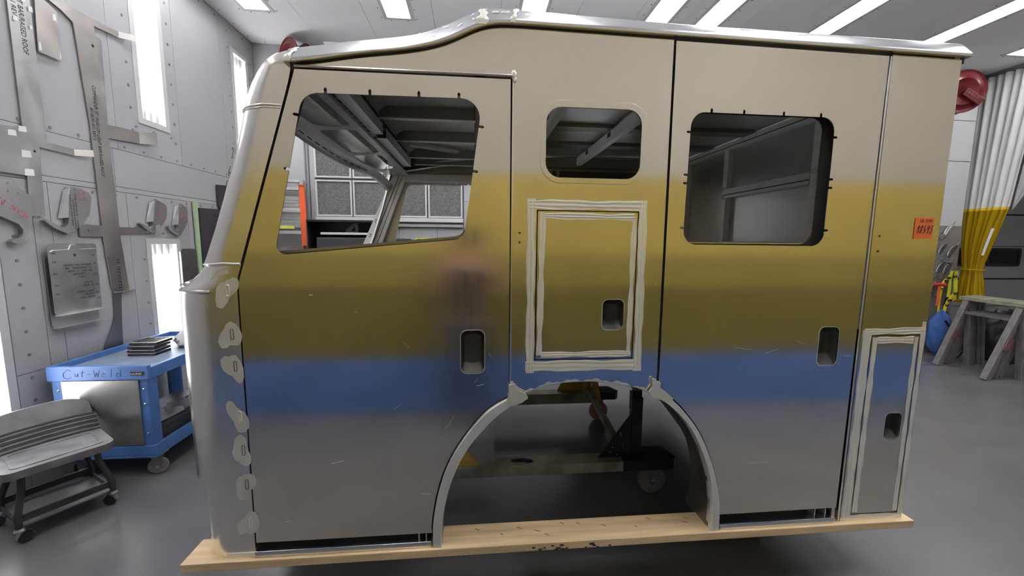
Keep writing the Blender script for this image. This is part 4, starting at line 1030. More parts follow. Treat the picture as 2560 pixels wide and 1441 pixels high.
# backrest: tall low-back tilted, with ribs at its foot
def back(u, v):
    x = -.27 + .52 * u; bow = .025 * (1 - (2 * u - 1) ** 2); top = .66 - .055 * abs(2 * u - 1) ** 4 - .02 * (1 - u); z = .46 + (top - .46) * v
    return x, .135 + .03 + .10 * v + bow, z
b = B(SMt)
nu, nv = 20, 10
fr_ = [[back(i / nu, j / nv) for j in range(nv + 1)] for i in range(nu + 1)]
b.grid(lambda u, v: fr_[round(u * nu)][round(v * nv)], nu, nv)
b.grid(lambda u, v: tuple(Vector(fr_[round(u * nu)][round(v * nv)]) + Vector((0, .035, -.005))), nu, nv)
edge = [(i, nv) for i in range(nu + 1)]
b.grid(lambda u, v: tuple(Vector(fr_[round(u * nu)][nv]) + (Vector((0, .035, -.005)) if v > .5 else Vector((0, 0, 0)))), nu, 1)
for i in (0, nu): b.grid(lambda u, v: tuple(Vector(fr_[i][round(u * nv)]) + (Vector((0, .035, -.005)) if v > .5 else Vector((0, 0, 0)))), nv, 1)
bk = obj('backrest', b, M_seat, st, smooth=True)
for k in range(4):
    z = .452 + .027 * k; y = .135 + .012 * k
    b = B(SMt).tube([(-.255 + .51 * u, y - .004 + .026 * (1 - (2 * u - 1) ** 2), z - .006 * abs(2 * u - 1) ** 3) for u in [q / 12 for q in range(13)]], .0105, 8)
    obj('rib', b, M_seat, bk, smooth=True)
    b = B(SMt).tube([(-.252 + .504 * u, y + .001 + .026 * (1 - (2 * u - 1) ** 2), z + .0135 - .006 * abs(2 * u - 1) ** 3) for u in [q / 12 for q in range(13)]], .0085, 6)
    obj('groove', b, M_black, bk, smooth=True)
for sx in (-1, 1):
    for sy in (-1, 1):
        b = B(SMt).tube([(sx * .14, sy * .10, .392), (sx * .16, sy * .115, .36), (sx * .165, sy * .12, .30), (sx * .185, sy * .15, .22), (sx * .20, sy * .165, .16), (sx * .20, sy * .165, .085)], .0165, 10)
        lg = obj('leg', b, M_blackp, st, smooth=True)
        b = B(SMt).lathe([(.022, .0), (.024, .008), (.018, .02)], (sx * .20, sy * .165, .075), (0, 0, 1), 12); obj('collar', b, M_zinc, lg)
        a = random.uniform(0, 3)
        M2 = SMt @ Matrix.Translation((sx * .20 + .02 * math.cos(a), sy * .165 + .02 * math.sin(a), .033)) @ Matrix.Rotation(a, 4, 'Z')
        w = obj('caster', B(M2).lathe([(.012, -.013), (.031, -.012), (.033, -.006), (.033, .006), (.031, .012), (.012, .013)], (0, 0, 0), (0, 1, 0), 18), M_black, st, smooth=True)
        obj('hood', B(M2).grid(lambda u, v: (.037 * math.cos(PI * u), -.017 + .034 * v, .037 * math.sin(PI * u)), 10, 1), M_zinc, w)
obj('tray', B(SMt).box(-.20, .20, -.165, .165, .098, .106).box(-.20, .20, -.173, -.165, .098, .108), M_greyt, st)
for sy in (-1, 1): obj('tray_rail', B(SMt).box(-.19, .19, sy * .165 - .006, sy * .165 + .006, .128, .168), M_blackp, st)
for sx in (-1, 1): obj('tray_end', B(SMt).box(sx * .20 - .006, sx * .20 + .006, -.15, .15, .11, .128), M_blackp, st)

# ============================================================ TEMPLATES HUNG ON THE LEFT WALL
XT = XW + .012
def tpl(name, label, cat, outline, holes=(), m=None, x=XT, t=.006, group='sheet metal templates on the left wall'):
    o = obj(name, B().prism(outline, holes, 'x', x, t), m or M_steel); tag(o, label, cat, group); return o
def hole(y, z, r, n=10): return [(y + r * math.cos(2 * PI * k / n), z + r * math.sin(2 * PI * k / n)) for k in range(n)]
UR, UP = (0, 0, -1), (0, 1, 0)          # lettering that reads downwards
T1 = tpl('bar_template', 'tall grey sheet template with black stencilled lettering, leftmost on the left wall', 'template',
         [(1.345, 1.888), (1.437, 1.891), (1.456, 2.366), (1.700, 2.358), (1.700, 2.404), (1.512, 2.412), (1.506, 3.95), (1.372, 3.95), (1.364, 2.47)], [hole(1.42, 2.33, .008)], x=XT, t=.005)
obj('bent_tab', B().faces([(XT, 1.70, 2.358), (XT, 1.70, 2.404), (XT + .05, 1.80, 2.42), (XT + .05, 1.80, 2.37), (XT + .004, 1.70, 2.358), (XT + .004, 1.70, 2.404), (XT + .054, 1.80, 2.42), (XT + .054, 1.80, 2.37)], [(0, 1, 2, 3), (4, 5, 6, 7), (0, 1, 5, 4), (1, 2, 6, 5), (2, 3, 7, 6), (3, 0, 4, 7)]), M_steelw, T1)
lettering('lettering', 'FREEDOM LIGHT BAR/RAISED ROOF', .046, (XT + .0055, 1.428, 3.56), UR, UP, M_ink, T1, squeeze=.80)
lettering('lettering', 'B018020-001 REV A.', .040, (XT + .0055, 1.388, 3.47), UR, UP, M_ink, T1, squeeze=.95)
marks('stencil_marks', [(0, .34), (.05, .26)], (XT + .0055, 1.40, 2.10), UR, UP, .018, M_steelw, T1)
tp = obj('taped_plate', B().prism([(1.52, 3.018), (1.68, 3.022), (1.685, 3.36), (1.54, 3.42)], [], 'x', XT + .006, .004), M_steelw, T1)
b = B()
for y, z, a, c in ((1.535, 3.06, .02, .06), (1.672, 3.06, .012, .05), (1.66, 3.31, .025, .05), (1.50, 3.28, .03, .04), (1.46, 3.32, .025, .035), (1.49, 3.16, .02, .03), (1.49, 3.42, .03, .03), (1.398, 3.17, .03, .035)):
    b.faces([(XT + .0112, y - a / 2, z - c / 2), (XT + .0112, y + a / 2, z - c / 2 + .006), (XT + .0112, y + a / 2 - .003, z + c / 2), (XT + .0112, y - a / 2 + .004, z + c / 2 - .004)], [(0, 1, 2, 3)])
obj('tape_piece', b, M_tape, T1, kind='stuff')
T0 = tpl('square_template', 'plain grey sheet template taped beside the leftmost tall template, cut by the photo edge', 'template', [(1.02, 2.157), (1.366, 2.157), (1.368, 2.478), (1.23, 2.45), (1.05, 2.44)], x=XT + .006, t=.004)
b = B()
for y, z, a, c in ((1.355, 2.46, .05, .04), (1.36, 2.30, .06, .05), (1.365, 2.18, .06, .05), (1.29, 2.42, .05, .04)):
    b.faces([(XT + .0108, y - a / 2, z - c / 2), (XT + .0112, y + a / 2, z - c / 2 + .006), (XT + .0112, y + a / 2 - .003, z + c / 2), (XT + .0108, y - a / 2 + .004, z + c / 2 - .004)], [(0, 1, 2, 3)])
obj('tape_piece', b, M_tape, T0, kind='stuff')
T2 = tpl('bar_template', 'tall beige sheet template with three side arms on the left wall', 'template',
         [(1.50, 3.455), (1.72, 3.395), (1.805, 3.352), (1.812, 3.30), (1.856, 2.632), (1.865, 1.842), (1.668, 1.848), (1.672, 1.752), (1.862, 1.752), (1.893, 1.325), (2.058, 1.288), (2.020, 1.775), (2.30, 1.790), (2.30, 1.838), (2.021, 1.836), (2.012, 2.562), (2.318, 2.588), (2.322, 2.692), (2.006, 2.668), (1.978, 3.412), (2.20, 3.430), (2.215, 3.480), (1.985, 3.46), (1.80, 3.46), (1.53, 3.56)],
         [hole(1.95, 3.25, .011), hole(1.74, 1.80, .006)], M_steelw, x=XT, t=.006)
def tab(pts, par, m):
    b = B(); n = len(pts); b.faces([Vector(p) for p in pts] + [Vector(p) + Vector((.004, 0, 0)) for p in pts], [(0, 1, 2, 3), (4, 5, 6, 7)] + [(i, (i + 1) % 4, 4 + (i + 1) % 4, 4 + i) for i in range(4)]); return obj('bent_tab', b, m, par)
for y0, z0, z1, dy in ((2.20, 3.43, 3.48, .14), (2.318, 2.588, 2.69, .165), (2.30, 1.79, 1.838, .11)):
    tab([(XT, y0, z0), (XT + .04, y0 + dy, z0 + .03), (XT + .04, y0 + dy, z1 + .035), (XT, y0, z1)], T2, M_steelw)
obj('back_strip', B().prism([(1.97, 2.67), (2.022, 2.67), (2.038, 3.335), (1.985, 3.345)], [], 'x', XT - .003, .003), M_steel, T2)
obj('foot_tab', B().box(XT + .006, XT + .03, 1.90, 2.10, 1.286, 1.292), M_steelw, T2)
lettering('lettering', 'COMMANDER 35" FREEDOM LIGHT BAR/RAISED ROOF', .040, (XT + .0068, 1.905, 2.94), UR, UP, M_ink, T2, squeeze=.72)
lettering('lettering', 'B018030-001 REV 0', .038, (XT + .0068, 1.868, 2.76), UR, UP, M_ink, T2, squeeze=.80)
marks('stencil_marks', [(0, .28)], (XT + .0068, 1.958, 1.565), UR, UP, .028, M_ink, T2)
tpl('curved_strip', 'narrow curved dark sheet strip hanging behind the foot of the beige template', 'template',
    [(1.70, .62), (1.735, .75), (1.775, .87), (1.84, .97), (1.895, 1.085), (1.905, 1.31), (1.985, 1.30), (1.965, 1.1), (1.945, .80), (1.93, .62)], m=M_steeld, x=XT - .003, t=.003)
# two hanging hole-template plates
def clip(label, dz, x, dy, big):
    o = tpl('hole_template', label, 'template', fil([(1.388 + dy, 1.19 + dz), (1.748 + dy, 1.19 + dz), (1.752 + dy, 1.70 + dz), (1.388 + dy, 1.70 + dz)], .02, 4), [hole(1.575 + dy, 1.615 + dz, .011)], x=x, t=.004, m=M_steel)
    obj('bent_lip', B().box(x, x + .045, 1.388 + dy, 1.752 + dy, 1.184 + dz, 1.19 + dz), M_alu, o)
    if big:
        obj('raised_bead', B().tube([(x + .004, 1.40, 1.64), (x + .006, 1.42, 1.652), (x + .006, 1.53, 1.655), (x + .006, 1.55, 1.69), (x + .006, 1.59, 1.692)], .003, 6).tube([(x + .006, 1.61, 1.655), (x + .006, 1.74, 1.66)], .003, 6), M_alu, o)
        marks('stencil_marks', [(0, .21), (.01, .205), (.02, .19), (.06, .11), (.10, .05), (0, 0), (.14, .07), (.11, .10), (0, 0), (.08, .13), (.12, .09), (.09, .12)], (x + .0042, 1.485, 1.535), (0, 1, 0), (0, 0, 1), .012, M_ink, o)
        marks('stencil_marks', [(0, .03), (.30, .03), (0, 0), (.005, .03), (.31, .025), (0, 0), (0, 0), (.0, .03), (.30, .03), (0, 0), (0, 0), (.0, .03), (.31, .03), (0, 0), (0, .03), (.30, .03), (0, 0), (.31, .03)], (x + .0042, 1.405, 1.625), (0, 1, 0), (0, 0, 1), .011, M_ink, o)
    return o
clip('grey rectangular hole-template plate with text, front one of two hanging above the blue cart', 0, XT + .035, .0, True)
clip('plain rectangular hole-template plate hanging behind the lettered plate', -.09, XT + .004, .002, False)
# mirror-arm templates: flat cheek with a hooked foot and a folded edge
def arm(label, dy, dz, k, flip, red, mirror_y=False, sx=1.0):
    base = [(1.608, 2.112), (1.642, 2.127), (1.756, 2.088), (1.768, 2.045), (1.735, 1.915), (1.668, 1.845), (1.600, 1.785), (1.552, 1.771), (1.462, 1.811), (1.403, 1.857), (1.418, 1.872), (1.512, 1.815), (1.545, 1.822), (1.568, 1.85), (1.575, 1.89)]
    f = lambda p: (1.608 + (p[0] - 1.608) * sx + dy, 1.95 + (p[1] - 1.95) * k + dz)
    o = tpl('mirror_arm_template', label, 'template', fil([f(p) for p in base], .008, 3), [hole(*f((1.632, 2.10)), .009, 6), hole(*f((1.735, 2.04)), .004, 6), hole(*f((1.728, 1.985)), .004, 6), hole(*f((1.715, 1.93)), .004, 6)], x=XT + .028, t=.004, group='mirror arm templates on the left wall')
    e = [f(p) for p in base]
    def wall(i, j):
        b = B()
        for (a, c) in zip(e[i:j], e[i + 1:j + 1]):
            b.faces([(XT, *a), (XT, *c), (XT + .028, *c), (XT + .028, *a)], [(0, 1, 2, 3)])
        return b
    obj('folded_edge', wall(9, 14), M_steeld, o); obj('folded_edge', wall(6, 9), M_steeld, o)
    b = B(); b.faces([(XT, f((1.575, 1.89))[0] - .05, f((1.5, 1.88))[1]), (XT + .028, *f((1.575, 1.89))), (XT + .028, *f((1.608, 2.112))), (XT, f((1.608, 2.112))[0] - .02, f((1.6, 2.09))[1])], [(0, 1, 2, 3)]); obj('folded_edge', b, M_steeld, o)
    if red == 1:
        b = B(); strokes(b, 'DS', lambda u, v: (XT + .0325, *f((1.712 - v * 1.0, 2.03 + u * 1.0))), .038, .030, .008, .0022)
        obj('red_lettering', b, M_red_ink, o)
        marks('stencil_marks', [(0, .27), (.05, .22), (.02, .23)], (XT + .0325, *f((1.63, 2.075))), UR, UP, .0105, M_ink, o)
    elif red == 2:
        b = B()
        for q in range(5): b.bar((XT + .033, *f((1.628 + q * .006, 1.96 + q * .006))), (XT + .033, *f((1.645 + q * .004, 2.0 + q * .004))), .003, .001)
        obj('red_lettering', b, M_red_ink, o)
    return o
arm('grey mirror-arm template marked DS in red, hung left of the tall beige template', 0, 0, 1, False, 1)
arm('grey mirror-arm template with scribbled red mark, hung just right of the tall beige template', .785, .0, .86, False, 2, sx=.93)
arm('narrow grey mirror-arm template, rightmost of the row, beside the green strip', 1.095, -.012, .90, False, 2, sx=.78)
o = tpl('mirror_arm_template', 'large grey mirror-arm template with red lettering at left photo edge', 'template',
        fil([(1.06, 2.09), (1.12, 2.115), (1.214, 2.105), (1.333, 2.017), (1.345, 1.985), (1.332, 1.93), (1.312, 1.80), (1.295, 1.75), (1.255, 1.712), (1.215, 1.70), (1.182, 1.712), (1.195, 1.725), (1.232, 1.738), (1.257, 1.765), (1.262, 1.795), (1.240, 1.83), (1.15, 1.872), (1.06, 1.90)], .006, 3), [hole(1.202, 2.085, .010, 8), hole(1.20, 2.035, .005, 6), hole(1.255, 2.03, .005, 6), hole(1.215, 1.985, .005, 6)], x=XT + .028, t=.004, group='mirror arm templates on the left wall')
b = B()
ed = [(1.182, 1.712), (1.195, 1.725), (1.232, 1.738), (1.257, 1.765), (1.262, 1.795), (1.240, 1.83), (1.15, 1.872), (1.06, 1.90)]
for a, c in zip(ed, ed[1:]): b.faces([(XT, *a), (XT, *c), (XT + .028, *c), (XT + .028, *a)], [(0, 1, 2, 3)])
obj('folded_edge', b, M_steeld, o)
b = B(); dv = Vector((-.116, .078)).normalized(); nv_ = Vector((-dv.y, dv.x))
def rl(u, v): q = Vector((1.306, 1.890)) + dv * u + nv_ * v; return (XT + .0326, q.x, q.y)
strokes(b, 'VELVAC', rl, .030, .014, .006, .0022); strokes(b, 'DS', lambda u, v: rl(u + .150, v), .034, .019, .010, .0024)
obj('red_lettering', b, M_red_ink, o)
# strip, panels and tags further along
tpl('green_strip', 'narrow pale green strip standing upright on left wall beside the dark sheet', 'strip', [(2.955, 1.0), (3.005, 1.0), (3.03, 2.15), (2.942, 2.142)], m=M_green, x=XT, t=.018, group=None) if False else tag(obj('green_strip', B().prism([(2.955, 1.0), (3.003, 1.0), (3.008, 2.148), (2.942, 2.142)], [], 'x', XT, .022), M_green, bevel=.004), 'narrow pale green strip standing upright on the left wall beside dark sheet', 'strip')
o = tag(obj('dark_template', B().prism([(3.0, 1.08), (3.55, 1.08), (3.55, 2.09), (3.0, 2.075)], [hole(3.105, 2.005, .012)], 'x', XT + .03, .006), M_dpanel), 'dark purple rectangular sheet with cut lettering beside the green strip', 'template')
obj('side_return', B().box(XT, XT + .03, 2.996, 3.003, 1.08, 2.075), M_black, o)
lettering('cut_lettering', 'FRONT', .048, (XT + .0365, 3.235, 1.985), (0, 1, 0), (0, 0, 1), M_ink, o)
marks('stencil_marks', [(0, .24), (.02, .24)], (XT + .0365, 3.19, 1.86), (0, 1, 0), (0, 0, 1), .022, M_ink, o)
marks('stencil_marks', [(.06, .03), (.0, .13), (.04, .09), (.06, .07)], (XT + .0365, 3.26, 1.66), (0, 1, 0), (0, 0, 1), .020, M_ink, o)
tag(obj('dark_tag', B().prism([(3.37, 2.37), (3.52, 2.383), (3.54, 2.31), (3.50, 2.20), (3.50, 2.09), (3.40, 2.09), (3.372, 2.13)], [hole(3.50, 2.29, .006, 6), hole(3.50, 2.26, .006, 6)], 'x', XT, .02), M_dpanel), 'small dark tag plate on the left wall above the dark sheet', 'template')
o = tag(obj('vent_template', B().prism([(2.70, .95), (2.96, .95), (2.92, 1.61), (2.89, 1.638), (2.72, 1.638), (2.695, 1.61)], [hole(2.755, 1.615, .009, 6), hole(2.87, 1.62, .009, 6)], 'x', XT + .012, .005), M_steeld), 'purple-grey plate with clipped corners on left wall right of the low wall lamp', 'template')
obj('side_return', B().box(XT, XT + .014, 2.692, 2.70, .95, 1.61), M_steel, o)
marks('stencil_marks', [(0, .02), (.13, .02), (0, 0), (0, .03), (.13, .02), (0, 0), (.06, .02), (.05, .05)], (XT + .0175, 2.75, 1.53), (0, 1, 0), (0, 0, 1), .016, M_ink, o)

# ============================================================ THINGS ALONG THE BACK WALL (seen through the cab)
ld = thing('step_ladder', 'orange fibreglass step ladder leaning at the back wall, seen through the front window', 'ladder', (-2.6, 4.2, 0))
obj('rail', B().bar((-2.275, 4.02, 0), (-2.395, 4.22, 2.55), .075, .03, (0, 1, 0)), M_orange, ld, bevel=.004)
obj('rail', B().bar((-2.905, 4.02, 0), (-2.775, 4.22, 2.55), .075, .03, (0, 1, 0)), M_orange, ld, bevel=.004)
obj('top_cap', B().box(-2.78, -2.345, 4.17, 4.28, 2.525, 2.558), M_alu, ld, bevel=.004)
obj('cap_bracket', B().box(-2.40, -2.345, 4.16, 4.175, 2.49, 2.57), M_zinc, ld)
for k in range(8):
    z = .35 + k * .30; t = z / 2.55
    if z < 2.5: obj('step', B().box(-2.90 + .13 * t + .02, -2.28 - .12 * t - .02, 3.98 + .2 * t, 4.09 + .2 * t, z - .03, z + .012), M_alu, ld, bevel=.003)
obj('back_plate', B().box(-2.76, -2.43, 4.225, 4.24, 1.91, 2.34), M_int, ld)
for k in range(9): obj('plate_rib', B().box(-2.755, -2.435, 4.215, 4.225, 1.935 + k * .045, 1.950 + k * .045), M_alu, ld)
obj('lime_label', B().box(-2.70, -2.51, 4.2, 4.214, 1.892, 1.932), M_lime_sign, ld)
obj('rail_label', B().bar((-2.332, 4.085, 1.56), (-2.338, 4.09, 1.66), .04, .006, (0, 1, 0)), M_black, ld)
cb = thing('open_cabinet', 'black open-fronted equipment cabinet under the filters, behind the ladder', 'cabinet', (-1.77, 4.1, 0))
b = B().box(-2.25, -1.25, YB - .012, YB, .05, 2.012).box(-2.25, -2.235, 3.95, YB - .012, .05, 2.012).box(-1.27, -1.25, 3.95, YB - .012, .05, 2.012).box(-2.235, -1.27, 3.95, YB - .012, 1.985, 2.012).box(-2.235, -1.27, 3.95, YB - .012, .05, .08)
obj('carcass', b, M_bsteel, cb)
obj('shelf', B().box(-2.08, -1.27, 3.98, YB - .012, 1.815, 1.845), M_frame, cb)
obj('shelf', B().box(-2.25, -1.27, 3.98, YB - .012, 1.30, 1.33), M_bsteel, cb)
cl = obj('black_clamp', B().prism(fil([(-1.78, 1.846), (-1.60, 1.846), (-1.60, 1.975), (-1.645, 1.975), (-1.76, 1.89)], .01, 3), [fil([(-1.71, 1.87), (-1.64, 1.87), (-1.64, 1.93)], .006, 3)], 'y', 4.05, .04), M_blackp)
tag(cl, 'black clamp bracket on the pale shelf of the open black cabinet', 'clamp')
tag(obj('equipment_box', B().box(-2.15, -1.45, 4.0, 4.3, 1.3305, 1.78), M_blackp, bevel=.02), 'black equipment box below the pale shelf of the open cabinet', 'box')
tag(obj('black_crate', B().box(-1.22, -.92, 3.9, 4.3, 1.0, 1.77).box(-1.22, -1.1, 3.9, 4.1, 1.77, 1.80), M_blackp, bevel=.012), 'black crate standing on the bench under the filters', 'crate')
tag(obj('work_bench', B().box(-1.25, -.2, 3.85, 4.37, .94, 1.0).box(-1.22, -1.16, 3.88, 3.94, 0, .94).box(-.28, -.22, 3.88, 3.94, 0, .94).box(-1.22, -1.16, 4.28, 4.34, 0, .94).box(-.28, -.22, 4.28, 4.34, 0, .94), M_steeld), 'grey steel bench along back wall under the filters', 'bench')
sg = tag(obj('lime_sign', B().box(-.875, -.585, 4.355, 4.365, 1.60, 1.785), M_lime_sign), 'lime green sign with dark panel on back wall beyond the black crate', 'sign')
obj('sign_panel', B().box(-.85, -.65, 4.35, 4.356, 1.62, 1.768), M_ink, sg)

# hose reels -----------------------------------------------------------------
def reel(label, c, ax, r, w, drop):
    c = Vector(c); ax = Vector(ax).normalized()
    t = thing('hose_reel', label, 'hose reel', c)
    for s_ in (-1, 1):
        o = obj('flange', B().lathe([(r * .25, 0), (r * .5, .012 * s_), (r * .62, .022 * s_), (r * .70, .006 * s_), (r * .96, .004 * s_), (r, .010 * s_), (r, 0), (r * .98, -.004 * s_), (r * .2, -.004 * s_)], c + ax * (w / 2 * s_), ax, 36), M_redreel, t, smooth=True)
    obj('drum', B().lathe([(r * .42, -w / 2), (r * .42, w / 2)], c, ax, 20), M_redreel, t, smooth=True)
    b = B(); u = ax.orthogonal().normalized(); v = ax.cross(u)
    b.tube([c + ax * (w * .4 * math.sin(k * .11)) + (r * .62) * (math.cos(k * .52) * u + math.sin(k * .52) * v) for k in range(90)], .012, 6); obj('hose', b, M_black, t, smooth=True)
    up = Vector((0, 0, 1)); sd_ = ax.cross(up).normalized()
    a0 = c + ax * (-w / 2 - .03)
    obj('arm', B().bar(a0, a0 + up * -.0 + sd_ * (r * .75) + up * (-r * .55), .09, .018, ax), M_redreel, t, bevel=.006)
    obj('bracket', B().bar(c, c + Vector(drop), .07, .05), M_redreel, t)
    b = B()
    for k in range(6):
        p = a0 - ax * .012 + sd_ * (r * .12 * k) + up * (-r * .09 * k); b.cyl(p, p - ax * .006, .008, n=6)
    obj('rivet', b, M_chrome, t, kind='stuff')
    return t
reel('dark red hose reel hung from the ceiling beside the pleated curtain, at right', (6.02, 3.0, 3.645), (.25, .96, .10), .25, .11, (1.05, .92, .10))
reel('dark red hose reel on the back wall, peeping over the front roof edge', (-2.36, 4.17, 4.13), (.62, .78, 0), .225, .20, (0, .225, 0))

# ============================================================ CURTAINS
def curtain_right():
    t = thing('welding_curtain', 'white and yellow pleated welding curtain gathered and tied at right', 'curtain', (7.98, 3.95, .9))
    tr = obj('track', B().box(7.95, 8.07, 1.9, 4.30, 4.34, ZC), M_steeld, t)
    n = 150
    def edges(z):
        # far edge and near edge along Y at height z: hangs straight, tied in at 1.37
        y1 = 4.26
        y0 = interp([(.80, 3.80), (1.20, 3.86), (1.37, 3.90), (1.80, 3.80), (2.33, 3.67), (4.34, 3.50)], z)
        y1 = interp([(.80, 4.20), (1.37, 4.17), (1.9, 4.22), (2.33, 4.25), (4.34, 4.27)], z)
        return y0, y1
    def fn(z0, z1):
        def f(u, v):
            z = z0 + (z1 - z0) * v; y0, y1 = edges(z); y = y1 + (y0 - y1) * u
            tie = math.exp(-((z - 1.37) / .22) ** 2)
            amp = .055 * (1 - .55 * tie) * (1 if u < .78 else 1 - .8 * (u - .78) / .22)
            x = 8.0 + amp * math.cos(u * 2 * PI * 7.5 + .12 * math.sin(z * .9)) + .012 * math.sin(u * 23)
            return (x, y + .016 * math.sin(u * 2 * PI * 7.5), z)
        return f
    obj('upper_panel', B().grid(fn(2.34, 4.34), n, 24), M_white_c, t, smooth=True)
    obj('side_flap', B().grid(lambda u, v: (8.02 + .02 * math.sin(6 * u), (3.67 - .17 * v) - u * (.02 + .85 * v), 2.30 + 2.04 * v), 10, 12), M_flap, t, smooth=True)
    obj('hem_band', B().grid(lambda u, v: Vector(fn(2.30, 2.34)(u, v)) + Vector((-.004, 0, 0)), n, 1), M_hem, t, smooth=True)
    obj('yellow_panel', B().grid(fn(.82, 2.30), n, 24), M_pvc, t, smooth=True)
    obj('patch_strip', B().grid(lambda u, v: Vector(fn(1.60, 2.02)(.80 + .08 * u, v)) + Vector((-.03, 0, 0)), 4, 6), M_tape, t)
    b = B().tube([(8.0 + .10 * math.cos(a), 4.03 + .17 * math.sin(a), 1.37) for a in [2 * PI * k / 20 for k in range(20)]], .012, 6, closed=True)
    obj('tie', b, M_pvc, t, smooth=True)
curtain_right()
# the same kind of curtain drawn closed along the near side of the bay
YC = -2.27
cu = thing('welding_curtain', 'closed welding curtain of white, yellow and blue bands along the near side of the bay', 'curtain', (2.5, YC, .005))
def cur(z0, z1):
    def f(u, v):
        x = XW + .06 + (7.9 - XW - .06) * u; z = z0 + (z1 - z0) * v
        return (x, YC + .03 * math.sin(x * 2 * PI / .34 + .6 * math.sin(x * 1.7)) + .012 * math.sin(x * 31), z)
    return f
obj('track', B().box(XW + .02, 7.9, YC - .05, YC + .05, 4.34, ZC), M_steeld, cu)
obj('upper_panel', B().grid(cur(2.40, 4.34), 420, 1), M_cream, cu, smooth=True)
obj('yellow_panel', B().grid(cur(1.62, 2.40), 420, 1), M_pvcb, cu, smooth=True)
obj('yellow_falloff_mid', B().grid(cur(1.30, 1.62), 420, 1), mat('yellow_vinyl_falloff_mid', (.27, .212, .05), .4, var=.1, vscale=1.2), cu, smooth=True)  # first step of the downward light falloff, painted as a darker yellow
obj('yellow_falloff_low', B().grid(cur(.58, 1.30), 420, 1), M_pvcb_dim, cu, smooth=True)  # lowest yellow step, dimming towards the floor baked into its colour
obj('lower_panel', B().grid(cur(.008, .58), 420, 1), M_bluec, cu, smooth=True)

# ============================================================ SAWHORSES
sh = thing('sawhorse', 'weathered steel sawhorse, front one of the nested group at right', 'sawhorse', (7.08, 3.1, 0), 'nested sawhorses')
def leg(p, q): return B().bar(p, q, .055, .075, (0, 1, 0))
for y, ys in ((3.42, 3.42), (2.80, 2.78)):
    L1 = obj('leg', leg((6.775 if y > 3 else 6.66, ys, .0), (7.15 if y > 3 else 7.09, y, .955), ), M_saw, sh, bevel=.004)
    L2 = obj('leg', leg((7.245 if y > 3 else 7.14, ys - .04, .0), (7.17 if y > 3 else 7.10, y, .955)), M_saw, sh, bevel=.004)
    obj('red_mark', B().bar((6.93 if y > 3 else 6.85, ys - .036, .40), (6.985 if y > 3 else 6.91, ys - .036, .54), .0565, .012, (0, 1, 0)), M_dullred, L1)
obj('beam', B().bar((7.165, 3.50, .985), (7.085, 2.72, .985), .09, .05), M_sawtop, sh, bevel=.006)
obj('cross_bar', B().bar((7.085, 3.40, .79), (7.02, 2.80, .79), .03, .04), M_saw, sh)
for k, off in enumerate(((.115, .05, 0), (.235, .075, 0), (.36, .11, 0))):
    copy_tree(sh, off, 'weathered steel sawhorse nested %s the front one of the group at right' % ('directly behind', 'second behind', 'furthest behind')[k])

# ============================================================ TOOL BOARD ITEMS
def plier(label, x, z, k, grip=None, ang=.95, tail=True):
    t = thing('locking_pliers', label, 'pliers', (x, 4.0, z), 'locking pliers on the tool board')
    d = Vector((math.cos(ang), 0, math.sin(ang))); n_ = Vector((-d.z, 0, d.x)); c = Vector((x, 4.0, z))
    P = lambda a, b_, y=0: c + d * a * k + n_ * b_ * k + Vector((0, y, 0))
    g = grip or M_blackp
    obj('handle', B().tube([P(-.02, .0), P(.06, .008), P(.13, .004), P(.19, .0)], [.013 * k, .016 * k, .017 * k, .011 * k], 8), g, t, smooth=True)
    obj('handle', B().tube([P(-.02, .0), P(.03, .035), P(.10, .045), P(.15, .035)], [.010 * k, .011 * k, .011 * k, .008 * k], 8), M_steeld if not grip else grip, t, smooth=True)
    obj('jaw', B().bar(P(-.09, .002), P(-.015, .0), .026 * k, .03), M_zinc, t, bevel=.004)
    obj('jaw', B().bar(P(-.085, .038), P(-.005, .02), .018 * k, .025), M_steeld, t, bevel=.003)
    if tail: obj('adjuster', B().cyl(P(.19, 0), P(.26, 0), .006 * k, n=8), M_chrome, t)
    obj('hook', B().tube([P(.05, .01, .03), P(.05, .01, 0), P(.045, .02, -.012)], .004, 6), M_zinc, t)
pl_ = [(7.39, 1.915, 'topmost pliers, bright steel, near the top of the grey board', 1.0), (7.335, 1.62, 'upper pliers at the left edge of the tool board, below the bright pair', .95),
       (7.50, 1.57, 'black-handled locking pliers right of centre, upper pair on the tool board', 1.15), (7.34, 1.32, 'black locking pliers with bright jaw, left of the lower pair on the tool board', 1.05),
       (7.46, 1.30, 'black locking pliers with bright jaw, right of the lower pair on the tool board', 1.1), (7.29, 1.06, 'small dark pliers at left below the lower pair on the tool board', .8)]
for i, (x, z, lab, k) in enumerate(pl_): plier(lab, x, z, k, M_steel if i == 0 else None)
plier('red-handled pliers low on the grey tool board above the harness', 7.42, 1.03, 1.1, M_rgrip)
hk = obj('board_stain', B().cyl((7.56, 4.029, 1.45), (7.56, 4.0285, 1.45), .03, n=12), M_redreel, wt)
